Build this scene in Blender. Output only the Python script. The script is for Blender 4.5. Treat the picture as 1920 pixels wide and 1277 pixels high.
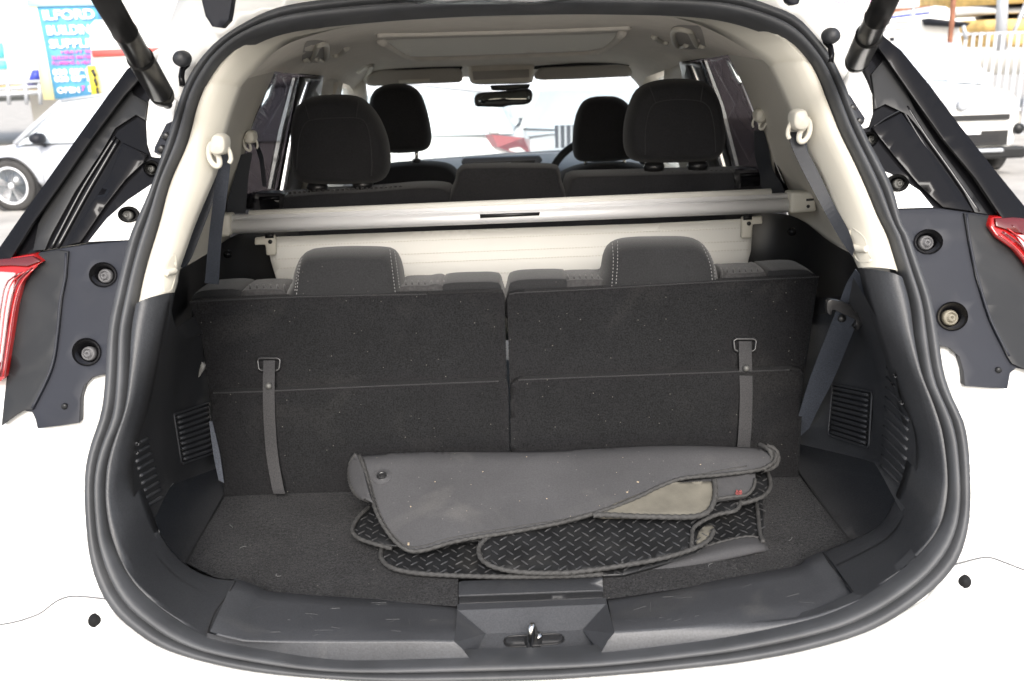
import bpy, bmesh, math, random
from mathutils import Vector, Matrix
from mathutils.geometry import delaunay_2d_cdt
from mathutils.bvhtree import BVHTree
from math import radians as R, sin, cos, tan, pi
random.seed(4)
for o in list(bpy.data.objects): bpy.data.objects.remove(o)
scn = bpy.context.scene
COL = scn.collection
# ---------------------------------------------------------------- camera
F = 1700.0; PITCH = R(16.1); ROLL = R(2.0); CH = 1.45
fw = Vector((0, cos(PITCH), -sin(PITCH))); up0 = Vector((0, sin(PITCH), cos(PITCH))); rt0 = Vector((1, 0, 0))
RT = rt0*cos(ROLL) - up0*sin(ROLL); UP = up0*cos(ROLL) + rt0*sin(ROLL)
CAM = Vector((0, 0, CH))
cd = bpy.data.cameras.new('camera'); cam = bpy.data.objects.new('camera', cd); COL.objects.link(cam)
cam.matrix_world = Matrix(((RT.x, UP.x, -fw.x, 0), (RT.y, UP.y, -fw.y, 0), (RT.z, UP.z, -fw.z, CH), (0, 0, 0, 1)))
cd.sensor_width = 36; cd.lens = 36*F/1920; cd.clip_end = 2000; cd.clip_start = .02
cd.dof.use_dof = True; cd.dof.focus_distance = 1.6; cd.dof.aperture_fstop = 6.3
scn.camera = cam
# ---------------------------------------------------------------- sky, sun, exposure
SUN_EL, SUN_AZ = 36, 176            # azimuth clockwise from +Y (behind the photographer, slightly left)
w = bpy.data.worlds.new('World'); scn.world = w; w.use_nodes = True
nt = w.node_tree; nt.nodes.clear()
sky = nt.nodes.new('ShaderNodeTexSky'); sky.sky_type = 'NISHITA'; sky.sun_disc = False
sky.sun_elevation = R(SUN_EL); sky.sun_rotation = R(SUN_AZ); sky.dust_density = 3.5; sky.air_density = 1.0; sky.ozone_density = .6
bg = nt.nodes.new('ShaderNodeBackground'); bg.inputs[1].default_value = .15
wo = nt.nodes.new('ShaderNodeOutputWorld')
hsv = nt.nodes.new('ShaderNodeHueSaturation'); hsv.inputs['Saturation'].default_value = .6      # thin overcast
nt.links.new(sky.outputs[0], hsv.inputs['Color']); nt.links.new(hsv.outputs[0], bg.inputs[0]); nt.links.new(bg.outputs[0], wo.inputs[0])
sd = bpy.data.lights.new('sun', 'SUN'); sd.energy = 1.5; sd.angle = R(26); sd.color = (1, .98, .955)
sun = bpy.data.objects.new('sun', sd); COL.objects.link(sun)
sv = Vector((sin(R(SUN_AZ))*cos(R(SUN_EL)), cos(R(SUN_AZ))*cos(R(SUN_EL)), sin(R(SUN_EL))))
sun.rotation_euler = sv.to_track_quat('Z', 'Y').to_euler(); sun.location = (0, -3, 8)
scn.view_settings.view_transform = 'Standard'; scn.view_settings.look = 'None'
scn.view_settings.gamma = 1; scn.view_settings.use_curve_mapping = False
scn.view_settings.exposure = 1.22
scn.render.engine = 'CYCLES'
scn.cycles.max_bounces = 8; scn.cycles.diffuse_bounces = 5; scn.cycles.transparent_max_bounces = 12
# ---------------------------------------------------------------- rays from the photograph's pixels to places in the world
def ray(px, py): return fw*F + RT*(px-960) + UP*(638.5-py)
def at(px, py, Y):
    r = ray(px, py); return CAM + r*(Y/r.y)
OA, OB = .556, .6                    # tailgate opening plane  Y = OA + OB*z
def op(px, py, off=0, a=OA, b=OB):
    r = ray(px, py); s = r.z/r.y
    Y = (a+off+b*CH)/(1-b*s); return CAM + r*(Y/r.y)
def onz(px, py, z):
    r = ray(px, py); return CAM + r*((z-CH)/r.z)
def onx(px, py, x):
    r = ray(px, py); return CAM + r*(x/r.x)
def plane3(p0, p1, p2):
    n = (p1-p0).cross(p2-p0).normalized()
    def f(px, py):
        r = ray(px, py); return CAM + r*((p0-CAM).dot(n)/r.dot(n))
    return f
FZ = .722                            # boot floor height
# ---------------------------------------------------------------- materials
def mat(name, col, rough=.5, metal=0, bump=None, bump2=None, var=0, varscale=8, coat=0, spec=.5, speck=0, sheen=0, emit=0, smudge=0, fine=0, finescale=420):
    m = bpy.data.materials.new(name); m.use_nodes = True; t = m.node_tree; b = t.nodes['Principled BSDF']
    b.inputs['Base Color'].default_value = (*col, 1); b.inputs['Roughness'].default_value = rough
    b.inputs['Metallic'].default_value = metal; b.inputs['Coat Weight'].default_value = coat
    b.inputs['Specular IOR Level'].default_value = spec; b.inputs['Coat Roughness'].default_value = .05
    b.inputs['Sheen Weight'].default_value = sheen
    tc = t.nodes.new('ShaderNodeTexCoord')
    def noise(sc, det=3):
        n = t.nodes.new('ShaderNodeTexNoise'); n.inputs['Scale'].default_value = sc; n.inputs['Detail'].default_value = det
        t.links.new(tc.outputs['Object'], n.inputs['Vector']); return n
    cur = None
    if var:
        n = noise(varscale, 5); mx = t.nodes.new('ShaderNodeMix'); mx.data_type = 'RGBA'
        mx.inputs[6].default_value = (*[c*(1-var) for c in col], 1); mx.inputs[7].default_value = (*[min(1, c*(1+var)) for c in col], 1)
        mr = t.nodes.new('ShaderNodeMapRange'); mr.inputs[1].default_value = .3; mr.inputs[2].default_value = .7
        t.links.new(n.outputs['Fac'], mr.inputs[0]); t.links.new(mr.outputs[0], mx.inputs[0]); cur = mx.outputs[2]
    if smudge:                       # pale scuffs and dusty wear
        n = noise(5, 8); n.inputs['Distortion'].default_value = 1.6
        mr = t.nodes.new('ShaderNodeMapRange'); mr.inputs[1].default_value = .56; mr.inputs[2].default_value = .75
        mr.inputs[4].default_value = smudge
        t.links.new(n.outputs['Fac'], mr.inputs[0]); mx = t.nodes.new('ShaderNodeMix'); mx.data_type = 'RGBA'
        t.links.new(mr.outputs[0], mx.inputs[0])
        if cur: t.links.new(cur, mx.inputs[6])
        else: mx.inputs[6].default_value = (*col, 1)
        mx.inputs[7].default_value = (.22, .21, .19, 1); cur = mx.outputs[2]
    if speck:
        v = t.nodes.new('ShaderNodeTexVoronoi'); v.inputs['Scale'].default_value = 75
        t.links.new(tc.outputs['Object'], v.inputs['Vector'])
        lt = t.nodes.new('ShaderNodeMath'); lt.operation = 'LESS_THAN'; lt.inputs[1].default_value = .075
        t.links.new(v.outputs['Distance'], lt.inputs[0])
        sp = t.nodes.new('ShaderNodeSeparateColor'); t.links.new(v.outputs['Color'], sp.inputs[0])
        gt = t.nodes.new('ShaderNodeMath'); gt.operation = 'GREATER_THAN'; gt.inputs[1].default_value = .55
        t.links.new(sp.outputs[0], gt.inputs[0])
        mu = t.nodes.new('ShaderNodeMath'); mu.operation = 'MULTIPLY'; t.links.new(lt.outputs[0], mu.inputs[0]); t.links.new(gt.outputs[0], mu.inputs[1])
        m2 = t.nodes.new('ShaderNodeMath'); m2.operation = 'MULTIPLY'; m2.inputs[1].default_value = speck; t.links.new(mu.outputs[0], m2.inputs[0])
        mx = t.nodes.new('ShaderNodeMix'); mx.data_type = 'RGBA'; t.links.new(m2.outputs[0], mx.inputs[0])
        if cur: t.links.new(cur, mx.inputs[6])
        else: mx.inputs[6].default_value = (*col, 1)
        mx.inputs[7].default_value = (.3, .28, .25, 1); cur = mx.outputs[2]
    if fine:                         # fibre / grain scale tone changes
        n = noise(finescale, 2); mr = t.nodes.new('ShaderNodeMapRange'); mr.inputs[1].default_value = .3; mr.inputs[2].default_value = .7
        mr.inputs[3].default_value = 1-fine; mr.inputs[4].default_value = 1+fine
        t.links.new(n.outputs['Fac'], mr.inputs[0]); vm = t.nodes.new('ShaderNodeVectorMath'); vm.operation = 'SCALE'
        if cur: t.links.new(cur, vm.inputs[0])
        else: vm.inputs[0].default_value = col
        t.links.new(mr.outputs[0], vm.inputs['Scale']); cur = vm.outputs[0]
    if cur: t.links.new(cur, b.inputs['Base Color'])
    nrm = None
    for bp in (bump, bump2):
        if bp:
            n = noise(bp[0], bp[2] if len(bp) > 2 else 2); bn = t.nodes.new('ShaderNodeBump'); bn.inputs['Strength'].default_value = bp[1]
            bn.inputs['Distance'].default_value = .6/bp[0]
            t.links.new(n.outputs['Fac'], bn.inputs['Height'])
            if nrm: t.links.new(nrm, bn.inputs['Normal'])
            nrm = bn.outputs[0]
    if nrm: t.links.new(nrm, b.inputs['Normal'])
    if emit: b.inputs['Emission Color'].default_value = (*col, 1); b.inputs['Emission Strength'].default_value = emit
    return m
def glassmat(name, tint, gloss=.08, veil=0):
    m = bpy.data.materials.new(name); m.use_nodes = True; t = m.node_tree; t.nodes.clear()
    o = t.nodes.new('ShaderNodeOutputMaterial'); tr = t.nodes.new('ShaderNodeBsdfTransparent'); tr.inputs[0].default_value = (*tint, 1)
    gl = t.nodes.new('ShaderNodeBsdfGlossy'); gl.inputs['Roughness'].default_value = .03
    mx = t.nodes.new('ShaderNodeMixShader'); mx.inputs[0].default_value = gloss
    t.links.new(tr.outputs[0], mx.inputs[1]); t.links.new(gl.outputs[0], mx.inputs[2]); last = mx
    if veil:
        df = t.nodes.new('ShaderNodeBsdfTranslucent'); df.inputs[0].default_value = (.8, .8, .8, 1); m2 = t.nodes.new('ShaderNodeMixShader'); m2.inputs[0].default_value = veil
        t.links.new(mx.outputs[0], m2.inputs[1]); t.links.new(df.outputs[0], m2.inputs[2]); last = m2
    t.links.new(last.outputs[0], o.inputs[0]); return m
M = dict(
 white=mat('white_paint', (.80, .80, .78), .25, coat=.6, var=.02),
 gloss=mat('gloss_black', (.006, .006, .007), .12, spec=.12, coat=.05),
 strut=mat('strut_tube', (.008, .008, .008), .28, spec=.22, var=.3, varscale=30, smudge=.03),
 gedge=mat('gloss_black_edge', (.008, .008, .009), .2, spec=.3, coat=.2),
 floorp=mat('corner_panel_plastic', (.024, .024, .025), .8, spec=.15, fine=.25, smudge=.03, var=.1),
 scr=mat('scratch_mark', (.095, .095, .095), .8),
 satin=mat('satin_black_panel', (.0165, .018, .024), .5, spec=.25, bump=(1300, .05), var=.12, smudge=.03),
 satin2=mat('matt_black_panel', (.014, .0145, .0155), .42, spec=.3, var=.2, smudge=.04, bump=(1300, .05)),
 rubber=mat('seal_rubber', (.042, .044, .048), .55, spec=.5, var=.2, varscale=18, bump=(900, .12), smudge=.06),
 plas=mat('grained_plastic', (.029, .0305, .034), .48, spec=.5, fine=.22, bump=(600, .35), var=.12, smudge=.05),
 plasd=mat('dark_grained_plastic', (.017, .0175, .019), .55, spec=.35, fine=.2, bump=(600, .3), var=.12, smudge=.03),
 scuff=mat('scuffed_sill_plastic', (.050, .052, .057), .5, spec=.5, fine=.2, bump=(600, .3), var=.15, smudge=.16),
 cream=mat('cream_trim', (.55, .525, .455), .5, bump=(1200, .12), var=.03),
 creamd=mat('cream_quarter_trim', (.50, .475, .42), .6, bump=(1200, .12), var=.03),
 headl=mat('headlining_cloth', (.66, .62, .55), .9, bump=(900, .3), var=.04, varscale=30),
 carpet=mat('boot_carpet', (.0235, .0235, .0248), .98, spec=.1, bump=(520, 1, 4), bump2=(150, .4, 4), var=.14, varscale=14, speck=.25, sheen=.05, fine=.6, finescale=350),
 carpetp=mat('seatback_carpet', (.0128, .0128, .0136), .98, spec=.1, bump=(700, .8, 3), bump2=(200, .15, 3), var=.08, varscale=12, speck=.3, sheen=.03, smudge=.03, fine=.42, finescale=380),
 fabric=mat('black_seat_fabric', (.019, .019, .021), .9, spec=.25, fine=.25, bump=(1400, .5), var=.15, sheen=.12),
 fabric3=mat('third_row_fabric', (.0175, .0178, .019), .9, spec=.25, fine=.25, bump=(1500, .5), var=.1, sheen=.2, speck=.2),
 fabricw=mat('woven_seat_fabric', (.030, .029, .030), .85, bump=(600, .5), var=.4, varscale=160, sheen=.2),
 belt=mat('belt_webbing', (.058, .066, .084), .6, fine=.35, finescale=500, bump=(700, .7), var=.1),
 beltd=mat('dark_belt_webbing', (.013, .015, .02), .6, bump=(1200, .7)),
 strap=mat('strap_webbing', (.026, .0255, .027), .7, spec=.3, fine=.35, finescale=500, bump=(900, .4), var=.1),
 alu=mat('brushed_aluminium', (.80, .80, .81), .42, metal=.35),
 steel=mat('steel', (.7, .69, .66), .2, metal=1),
 bolt=mat('dull_bolt', (.10, .10, .095), .6, metal=.2, var=.3, varscale=60),
 vinyl=mat('cover_vinyl', (.62, .61, .57), .6, bump=(700, .12), var=.03, varscale=5),
 blk=mat('black_plastic', (.014, .014, .015), .35),
 blkm=mat('matt_black', (.008, .008, .009), .8),
 thread=mat('white_thread', (.26, .26, .26), .8),
 seam=mat('seam_thread', (.03, .03, .032), .8),  # one dark grey for the headrest seam lines
 matund=mat('mat_underside', (.054, .054, .057), .8, spec=.25, fine=.10, bump=(600, .2), bump2=(7, .10, 2), var=.10, varscale=9, smudge=.14, speck=.25),
 matbeige=mat('mat_underside_dusty', (.105, .098, .080), .8, var=.2, varscale=30, bump=(500, .2)),
 mattop=mat('mat_chequer_rubber', (.012, .0125, .0135), .45, spec=.35, var=.3, varscale=25, smudge=.07, fine=.2),
 tread=mat('mat_tread', (.030, .030, .031), .40, var=.25, varscale=80, smudge=.15),
 rope=mat('mat_whipped_edge', (.036, .0355, .035), .8, var=.3, varscale=120),
 red=mat('red_lens', (.30, .008, .008), .15, coat=.5),
 redd=mat('dark_red_lens', (.08, .004, .004), .12, coat=.6),
 lampw=mat('lamp_clear', (.62, .33, .34), .25, coat=.4),
 screwy=mat('pale_grommet', (.17, .155, .12), .6, var=.2, varscale=90),
 greyg=mat('grey_grommet', (.085, .085, .09), .6, var=.2, varscale=90),
 silver=mat('silver_paint', (.42, .44, .48), .3, coat=.6),
 tyre=mat('tyre', (.035, .034, .033), .8, var=.2),
 rim=mat('alloy', (.75, .76, .78), .4, metal=.2),
 carglass=mat('car_glass', (.55, .60, .64), .08, coat=.5),  # opaque and pale: the reflected sky is put into the colour
 dkglass=mat('dark_car_glass', (.05, .06, .07), .08, coat=1),
 ground=mat('yard_concrete', (.40, .38, .35), .9, var=.2, varscale=1.5, bump=(60, .3, 4)),
 signb=mat('sign_blue', (.09, .31, .54), .6), signy=mat('post_yellow', (.86, .78, .42), .6), signw=mat('sign_white', (.85, .85, .85), .6),
 pink=mat('sign_magenta', (.60, .10, .42), .6), redp=mat('red_paint', (.55, .10, .09), .6), tuft=mat('faded_red_thread', (.20, .05, .05), .8), dkblue=mat('dark_blue', (.03, .05, .35), .5),
 wallw=mat('white_cladding', (.78, .78, .76), .7, var=.04, varscale=.6), timber=mat('yellow_timber', (.62, .43, .16), .75, var=.25, varscale=6),
 galv=mat('galvanised', (.42, .44, .47), .5, metal=.3), rust=mat('rusty_pole', (.22, .09, .05), .8, var=.3, varscale=12),
 dash=mat('dashboard_plastic', (.11, .11, .12), .45, bump=(900, .2)), visor=mat('visor_cloth', (.36, .34, .31), .85, bump=(900, .2)),
 blanket=mat('sunroof_blind', (.9, .87, .78), .9, bump=(700, .15)),
 winglass=glassmat('clear_glass', (.93, .96, .95), .10, .12), greyglass=glassmat('grey_glass', (.40, .40, .40), .05, 0), privacy=glassmat('privacy_glass', (.16, .15, .16), .10, 0),
 mirror=mat('mirror_glass', (.20, .21, .2), .03, metal=1),
)
# ---------------------------------------------------------------- mesh helpers
def link(name, me, m, parent=None, smooth=True, mods=()):
    o = bpy.data.objects.new(name, me); COL.objects.link(o)
    if m: me.materials.append(m)
    if smooth: me.polygons.foreach_set('use_smooth', [True]*len(me.polygons))
    if parent:
        o.parent = parent
        if parent.type == 'EMPTY': o.matrix_parent_inverse = Matrix.Translation(parent.location).inverted()
    for md in mods:
        if md[0] == 'solid':
            s = o.modifiers.new('solidify', 'SOLIDIFY'); s.thickness = md[1]; s.offset = md[2] if len(md) > 2 else -1
        if md[0] == 'bevel':
            s = o.modifiers.new('bevel', 'BEVEL'); s.width = md[1]; s.segments = md[2] if len(md) > 2 else 2; s.limit_method = 'ANGLE'; s.angle_limit = R(35); s.harden_normals = False
        if md[0] == 'sub':
            s = o.modifiers.new('subsurf', 'SUBSURF'); s.levels = s.render_levels = md[1]
    return o
def mesh(name, vs, fs, m, parent=None, smooth=True, mods=(), recalc=False):
    me = bpy.data.meshes.new(name); me.from_pydata([tuple(v) for v in vs], [], fs); me.update()
    if recalc:
        bm = bmesh.new(); bm.from_mesh(me); bmesh.ops.recalc_face_normals(bm, faces=bm.faces); bm.to_mesh(me); bm.free()
    return link(name, me, m, parent, smooth, mods)
def root(name, loc, label, cat, group=None):
    o = bpy.data.objects.new(name, None); o.empty_display_size = .1; COL.objects.link(o); o.location = loc
    o['label'] = label; o['category'] = cat
    if group: o['group'] = group
    return o
def tag(o, label, cat, group=None):
    o['label'] = label; o['category'] = cat
    if group: o['group'] = group
    return o
def lerp(a, b, t): return tuple(x+(y-x)*t for x, y in zip(a, b))
def crom(pts, n, closed=False, smooth=True):
    """evenly resampled Catmull-Rom through points of any dimension"""
    P = [tuple(map(float, p)) for p in pts]; D = []
    k = len(P); segs = k if closed else k-1
    for i in range(segs):
        p1, p2 = P[i % k], P[(i+1) % k]
        p0 = P[(i-1) % k] if (closed or i > 0) else p1; p3 = P[(i+2) % k] if (closed or i < k-2) else p2
        for j in range(12):
            t = j/12
            if smooth: D.append(tuple(.5*((2*b)+(-a+c)*t+(2*a-5*b+4*c-d)*t*t+(-a+3*b-3*c+d)*t**3) for a, b, c, d in zip(p0, p1, p2, p3)))
            else: D.append(lerp(p1, p2, t))
    D.append(P[0] if closed else P[-1])
    L = [0]
    for a, b in zip(D, D[1:]): L.append(L[-1]+math.dist(a, b))
    out = []; j = 0; cnt = n if closed else n-1
    for i in range(n):
        s = L[-1]*i/cnt
        while j < len(L)-2 and L[j+1] < s: j += 1
        d = L[j+1]-L[j]; out.append(lerp(D[j], D[j+1], (s-L[j])/d if d > 0 else 0))
    return out
def grid(name, rows, m, parent=None, closed=False, **k):
    n = len(rows[0]); vs = [v for r in rows for v in r]; fs = []
    for i in range(len(rows)-1):
        for j in range(n if closed else n-1):
            j2 = (j+1) % n; fs.append((i*n+j, i*n+j2, (i+1)*n+j2, (i+1)*n+j))
    return mesh(name, vs, fs, m, parent, **k)
def loftpx(name, curves, m, parent=None, n=24, sub=1, **k):
    """curves of (px,py,Y); rows interpolated smoothly across curves"""
    rs = [crom(c, n) for c in curves]
    cols = [crom([r[i] for r in rs], sub*(len(rs)-1)+1) if len(rs) > 2 else [lerp(rs[0][i], rs[1][i], t/sub) for t in range(sub+1)] for i in range(n)]
    rows = [[at(*cols[i][j]) for i in range(n)] for j in range(len(cols[0]))]
    return grid(name, rows, m, parent, **k)
def inside(p, poly):
    x, y = p; c = False; j = len(poly)-1
    for i in range(len(poly)):
        xi, yi = poly[i]; xj, yj = poly[j]
        if (yi > y) != (yj > y) and x < (xj-xi)*(y-yi)/(yj-yi)+xi: c = not c
        j = i
    return c
def dens(poly, step):
    out = []
    for a, b in zip(poly, poly[1:]+poly[:1]):
        k = max(1, int(math.dist(a, b)/step))
        out += [lerp(a, b, i/k) for i in range(k)]
    return out
def fillmesh(outline, surf, step=12, holes=()):
    vs = []; es = []
    outline = dens([tuple(map(float, p)) for p in outline], step)
    for lp in [outline]+list(holes):
        b = len(vs); vs += [Vector(p) for p in lp]; es += [(b+i, b+(i+1) % len(lp)) for i in range(len(lp))]
    xs = [p[0] for p in outline]; ys = [p[1] for p in outline]
    y = min(ys)+step/2; r = 0
    while y < max(ys):
        x = min(xs)+step/2*(r % 2)
        while x < max(xs):
            p = (x, y)
            if inside(p, outline) and not any(inside(p, h) for h in holes): vs.append(Vector(p))
            x += step
        y += step*.87; r += 1
    v2, _, f2, *_ = delaunay_2d_cdt(vs, es, [], 0, 1e-4)
    fs = []
    for f in f2:
        c = (sum(v2[i][0] for i in f)/3, sum(v2[i][1] for i in f)/3)
        if inside(c, outline) and not any(inside(c, h) for h in holes): fs.append(tuple(f))
    used = sorted({i for f in fs for i in f}); mp = {i: k for k, i in enumerate(used)}
    fs = [tuple(mp[i] for i in f) for f in fs]
    V = [surf(v2[i][0], v2[i][1]) for i in used]
    if fs:                                   # face the camera
        nn = Vector()
        for f in fs: nn += (V[f[1]]-V[f[0]]).cross(V[f[2]]-V[f[0]])
        if nn.dot(V[0]-CAM) > 0: fs = [f[::-1] for f in fs]
    return V, fs
def fill(name, outline, surf, m, parent=None, step=12, holes=(), smooth=True, mods=()):
    V, fs = fillmesh(outline, surf, step, holes)
    return mesh(name, V, fs, m, parent, smooth, mods)
def ell(cx, cy, rx, ry, n=28, rot=0):
    return [(cx+rx*cos(a)*cos(rot)-ry*sin(a)*sin(rot), cy+rx*cos(a)*sin(rot)+ry*sin(a)*cos(rot)) for a in [2*pi*i/n for i in range(n)]]
def tube(name, pts, r, m, parent=None, n=8, closed=False, twist=0, mods=(), taper=None, build=True):
    P = [Vector(p) for p in pts]; k = len(P); vs = []; prev = None; s = 0
    for i, p in enumerate(P):
        a = P[(i-1) % k] if (closed or i) else P[0]; b = P[(i+1) % k] if (closed or i < k-1) else P[-1]
        t = (b-a).normalized()
        if prev is None: u = t.cross(Vector((0, 0, 1))); u = u if u.length > .1 else t.cross(Vector((1, 0, 0)))
        else: u = prev - t*prev.dot(t)
        u.normalize(); prev = u; v = t.cross(u)
        if i: s += (p-P[i-1]).length
        rr = r if taper is None else (taper[i] if hasattr(taper, '__len__') else taper)
        for j in range(n):
            th = 2*pi*j/n; q = rr*(1+(.13*sin(2*th+s*twist) if twist else 0))
            vs.append(p+u*cos(th)*q+v*sin(th)*q)
    fs = []
    for i in range(k if closed else k-1):
        for j in range(n):
            a = i*n+j; b = i*n+(j+1) % n; i2 = (i+1) % k
            fs.append((a, b, i2*n+(j+1) % n, i2*n+j))
    if not closed: fs += [tuple(range(n))[::-1], tuple(range((k-1)*n, k*n))]
    if not build: return vs, fs
    return mesh(name, vs, fs, m, parent, True, mods)
def join(parts):
    vs = []; fs = []
    for v, f in parts:
        b = len(vs); vs += list(v); fs += [tuple(i+b for i in q) for q in f]
    return vs, fs
def boxvf(c, size, rot=None):
    c = Vector(c); x, y, z = [s/2 for s in size]
    vs = [Vector((a*x, b*y, d*z)) for a in (-1, 1) for b in (-1, 1) for d in (-1, 1)]
    if rot: vs = [rot @ v for v in vs]
    return [v+c for v in vs], [(0, 1, 3, 2), (4, 6, 7, 5), (0, 4, 5, 1), (2, 3, 7, 6), (0, 2, 6, 4), (1, 5, 7, 3)]
def box(name, c, size, m, parent=None, bev=0, rot=None):
    v, f = boxvf(c, size, rot); return mesh(name, v, f, m, parent, False, [('bevel', bev)] if bev else ())
def slab(name, outline, surf, depth, m, parent=None, step=20, bev=.003, holes=(), d=None):
    """outline traced on a surface, real thickness carried away from the viewer side"""
    V, fs = fillmesh(outline, surf, step, holes); n = len(V); d = Vector(d) if d else Vector((0, depth, 0))
    if not d.length: d = Vector((0, depth, 0))
    ec = {}
    for f in fs:
        for a, b in zip(f, f[1:]+f[:1]): ec[(a, b)] = 1
    be = [(a, b) for a, b in ec if (b, a) not in ec]
    vs = V+[v+d for v in V]; F2 = fs+[tuple(i+n for i in f[::-1]) for f in fs]+[(b, a, a+n, b+n) for a, b in be]
    return mesh(name, vs, F2, m, parent, True, [('bevel', bev)] if bev else ())
def cushion(name, outline, surf, D, m, parent=None, n=56, front=.5, smoothout=True, puff=1.0, tilt=0):
    """soft padded block: closed outline = silhouette, rounded front and back"""
    o = crom(outline, n, True) if smoothout else dens([tuple(p) for p in outline], 10)
    n = len(o); base = [surf(*p) for p in o]; c = sum(base, Vector())/n
    rows = []; N = 7
    for i in range(N+1):
        a = pi/2*i/N; rows.append((1-(1-cos(a**1.0))*.22*puff if i < N else 1-.22*puff, -D*front*sin(a)))
    rows = [(1-.22*puff*(1-cos(pi/2*i/N)), -D*front*sin(pi/2*i/N)) for i in range(N, -1, -1)]+[(1-.22*puff*(1-cos(pi/2*i/N)), D*(1-front)*sin(pi/2*i/N)) for i in range(1, N+1)]
    ins = [(.0, rows[0][1]-.004*puff), (.35, rows[0][1]-.003*puff), (.6, rows[0][1]-.0015*puff)]
    inb = [(.5, rows[-1][1]), (.0, rows[-1][1])]
    R_ = []
    for s, y in ins+rows+inb: R_.append([c+(p-c)*s+Vector((0, y, 0)) for p in base])
    return grid(name, R_, m, parent, closed=True)
def bvh(o):
    me = o.data; return BVHTree.FromPolygons([v.co for v in me.vertices], [p.vertices for p in me.polygons])
def snap(t, px, py, lift=.001):
    r = ray(px, py).normalized(); h = t.ray_cast(CAM, r)
    return (h[0]-r*lift) if h[0] is not None else None
def seamline(name, o, pts, r, m, parent, n=40, lift=0, closed=False, dash=0):
    t = bvh(o); P = [snap(t, x, y, lift) for x, y in crom(pts, n, closed)]; P = [p for p in P if p is not None]
    if len(P) < 2: return None
    if not dash: return tube(name, P, r, m, parent, 6)
    parts = [tube('', [P[i], P[i+1]], r, None, None, 5, build=False) for i in range(0, len(P)-1, 2)]
    v, f = join(parts); o = mesh(name, v, f, m, parent); o['kind'] = 'stuff'; return o
def lathe(prof, c, ax, n=24):
    """prof [(radius, along axis)]"""
    ax = Vector(ax).normalized(); u = ax.orthogonal().normalized(); v = ax.cross(u); c = Vector(c)
    vs = [c+ax*h+(u*cos(2*pi*j/n)+v*sin(2*pi*j/n))*r for r, h in prof for j in range(n)]
    fs = [(i*n+j, i*n+(j+1) % n, (i+1)*n+(j+1) % n, (i+1)*n+j) for i in range(len(prof)-1) for j in range(n)]
    if prof[0][0] > 1e-5: fs.append(tuple(range(n))[::-1])
    if prof[-1][0] > 1e-5: fs.append(tuple(range((len(prof)-1)*n, len(prof)*n)))
    return vs, fs
def turned(name, prof, c, ax, m, parent=None, n=24):
    v, f = lathe(prof, c, ax, n); return mesh(name, v, f, m, parent, True, recalc=True)
# ================================================================ THE CAR IN FRONT OF THE CAMERA: body and opening
car = root('suv', (0, 1.3, 0), 'white suv seen from behind with open tailgate and rubber mats in its boot', 'car')
C0 = (985, 640)
OUT = [(1000,1271),(780,1276),(640,1270),(465,1253),(322,1217),(250,1174),(211,1135),(186,1088),(172,1035),(165,963),(164,892),(172,841),(194,772),(202,703),(208,614),(224,538),(245,452),(257,420),(283,362),(306,296),(329,224),(349,164),(372,122),(411,79),(460,46),(520,18),(600,3),(720,-8),(900,-13),(1100,-14),(1280,-12),(1380,-6),(1440,12),(1489,33),(1525,69),(1555,109),(1578,155),(1598,204),(1624,263),(1650,312),(1670,355),(1687,420),(1697,434),(1716,486),(1740,555),(1754,624),(1764,693),(1781,745),(1802,789),(1811,840),(1814,900),(1813,963),(1802,1020),(1781,1063),(1727,1117),(1638,1174),(1530,1210),(1405,1235),(1280,1250),(1130,1263)]
INN = [(1000,1231),(850,1235),(640,1239),(501,1221),(386,1196),(304,1149),(250,1096),(215,1020),(204,963),(202,892),(215,838),(238,779),(245,710),(248,624),(257,572),(272,503),(296,422),(316,345),(349,270),(368,197),(391,148),(421,108),(467,74),(545,48),(702,30),(858,20),(999,16),(1107,15),(1263,18),(1357,27),(1435,49),(1482,75),(1512,105),(1535,141),(1555,191),(1578,250),(1604,303),(1626,352),(1650,410),(1667,445),(1688,514),(1705,572),(1713,641),(1726,710),(1743,751),(1760,796),(1769,840),(1774,927),(1760,992),(1720,1049),(1674,1088),(1613,1126),(1530,1160),(1387,1192),(1280,1208),(1130,1225)]
def polar(pts, N):
    D = crom(pts, 900, True); A = []
    for x, y in D: A.append((math.atan2(y-C0[1], x-C0[0]), math.hypot(x-C0[0], y-C0[1])))
    A.sort(); out = []; j = 0
    A = [(A[-1][0]-2*pi, A[-1][1])]+A+[(A[0][0]+2*pi, A[0][1])]
    for i in range(N):
        a = -pi+2*pi*(i+.5)/N
        while A[j+1][0] < a: j += 1
        t = (a-A[j][0])/max(1e-9, A[j+1][0]-A[j][0]); r = A[j][1]+(A[j+1][1]-A[j][1])*t
        out.append((C0[0]+r*cos(a), C0[1]+r*sin(a)))
    return out
NS = 260
SO = polar(OUT, NS); SI = polar(INN, NS)
# rubber seal: flat flange, groove, round bulb
prof = [(-.03, -.012), (-.02, .004), (.04, .010), (.22, .013), (.34, .012), (.40, .003), (.46, -.001), (.50, .003), (.56, .012), (.66, .018), (.78, .0195), (.90, .014), (.98, .004), (1.02, -.010), (1.0, -.03)]
rows = []
for u, h in prof: rows.append([op(*lerp(a, b, u))+Vector((0, -h, h*.25)) for a, b in zip(SO, SI)])
seal = grid('door_seal', rows, M['rubber'], car, closed=True)
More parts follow.
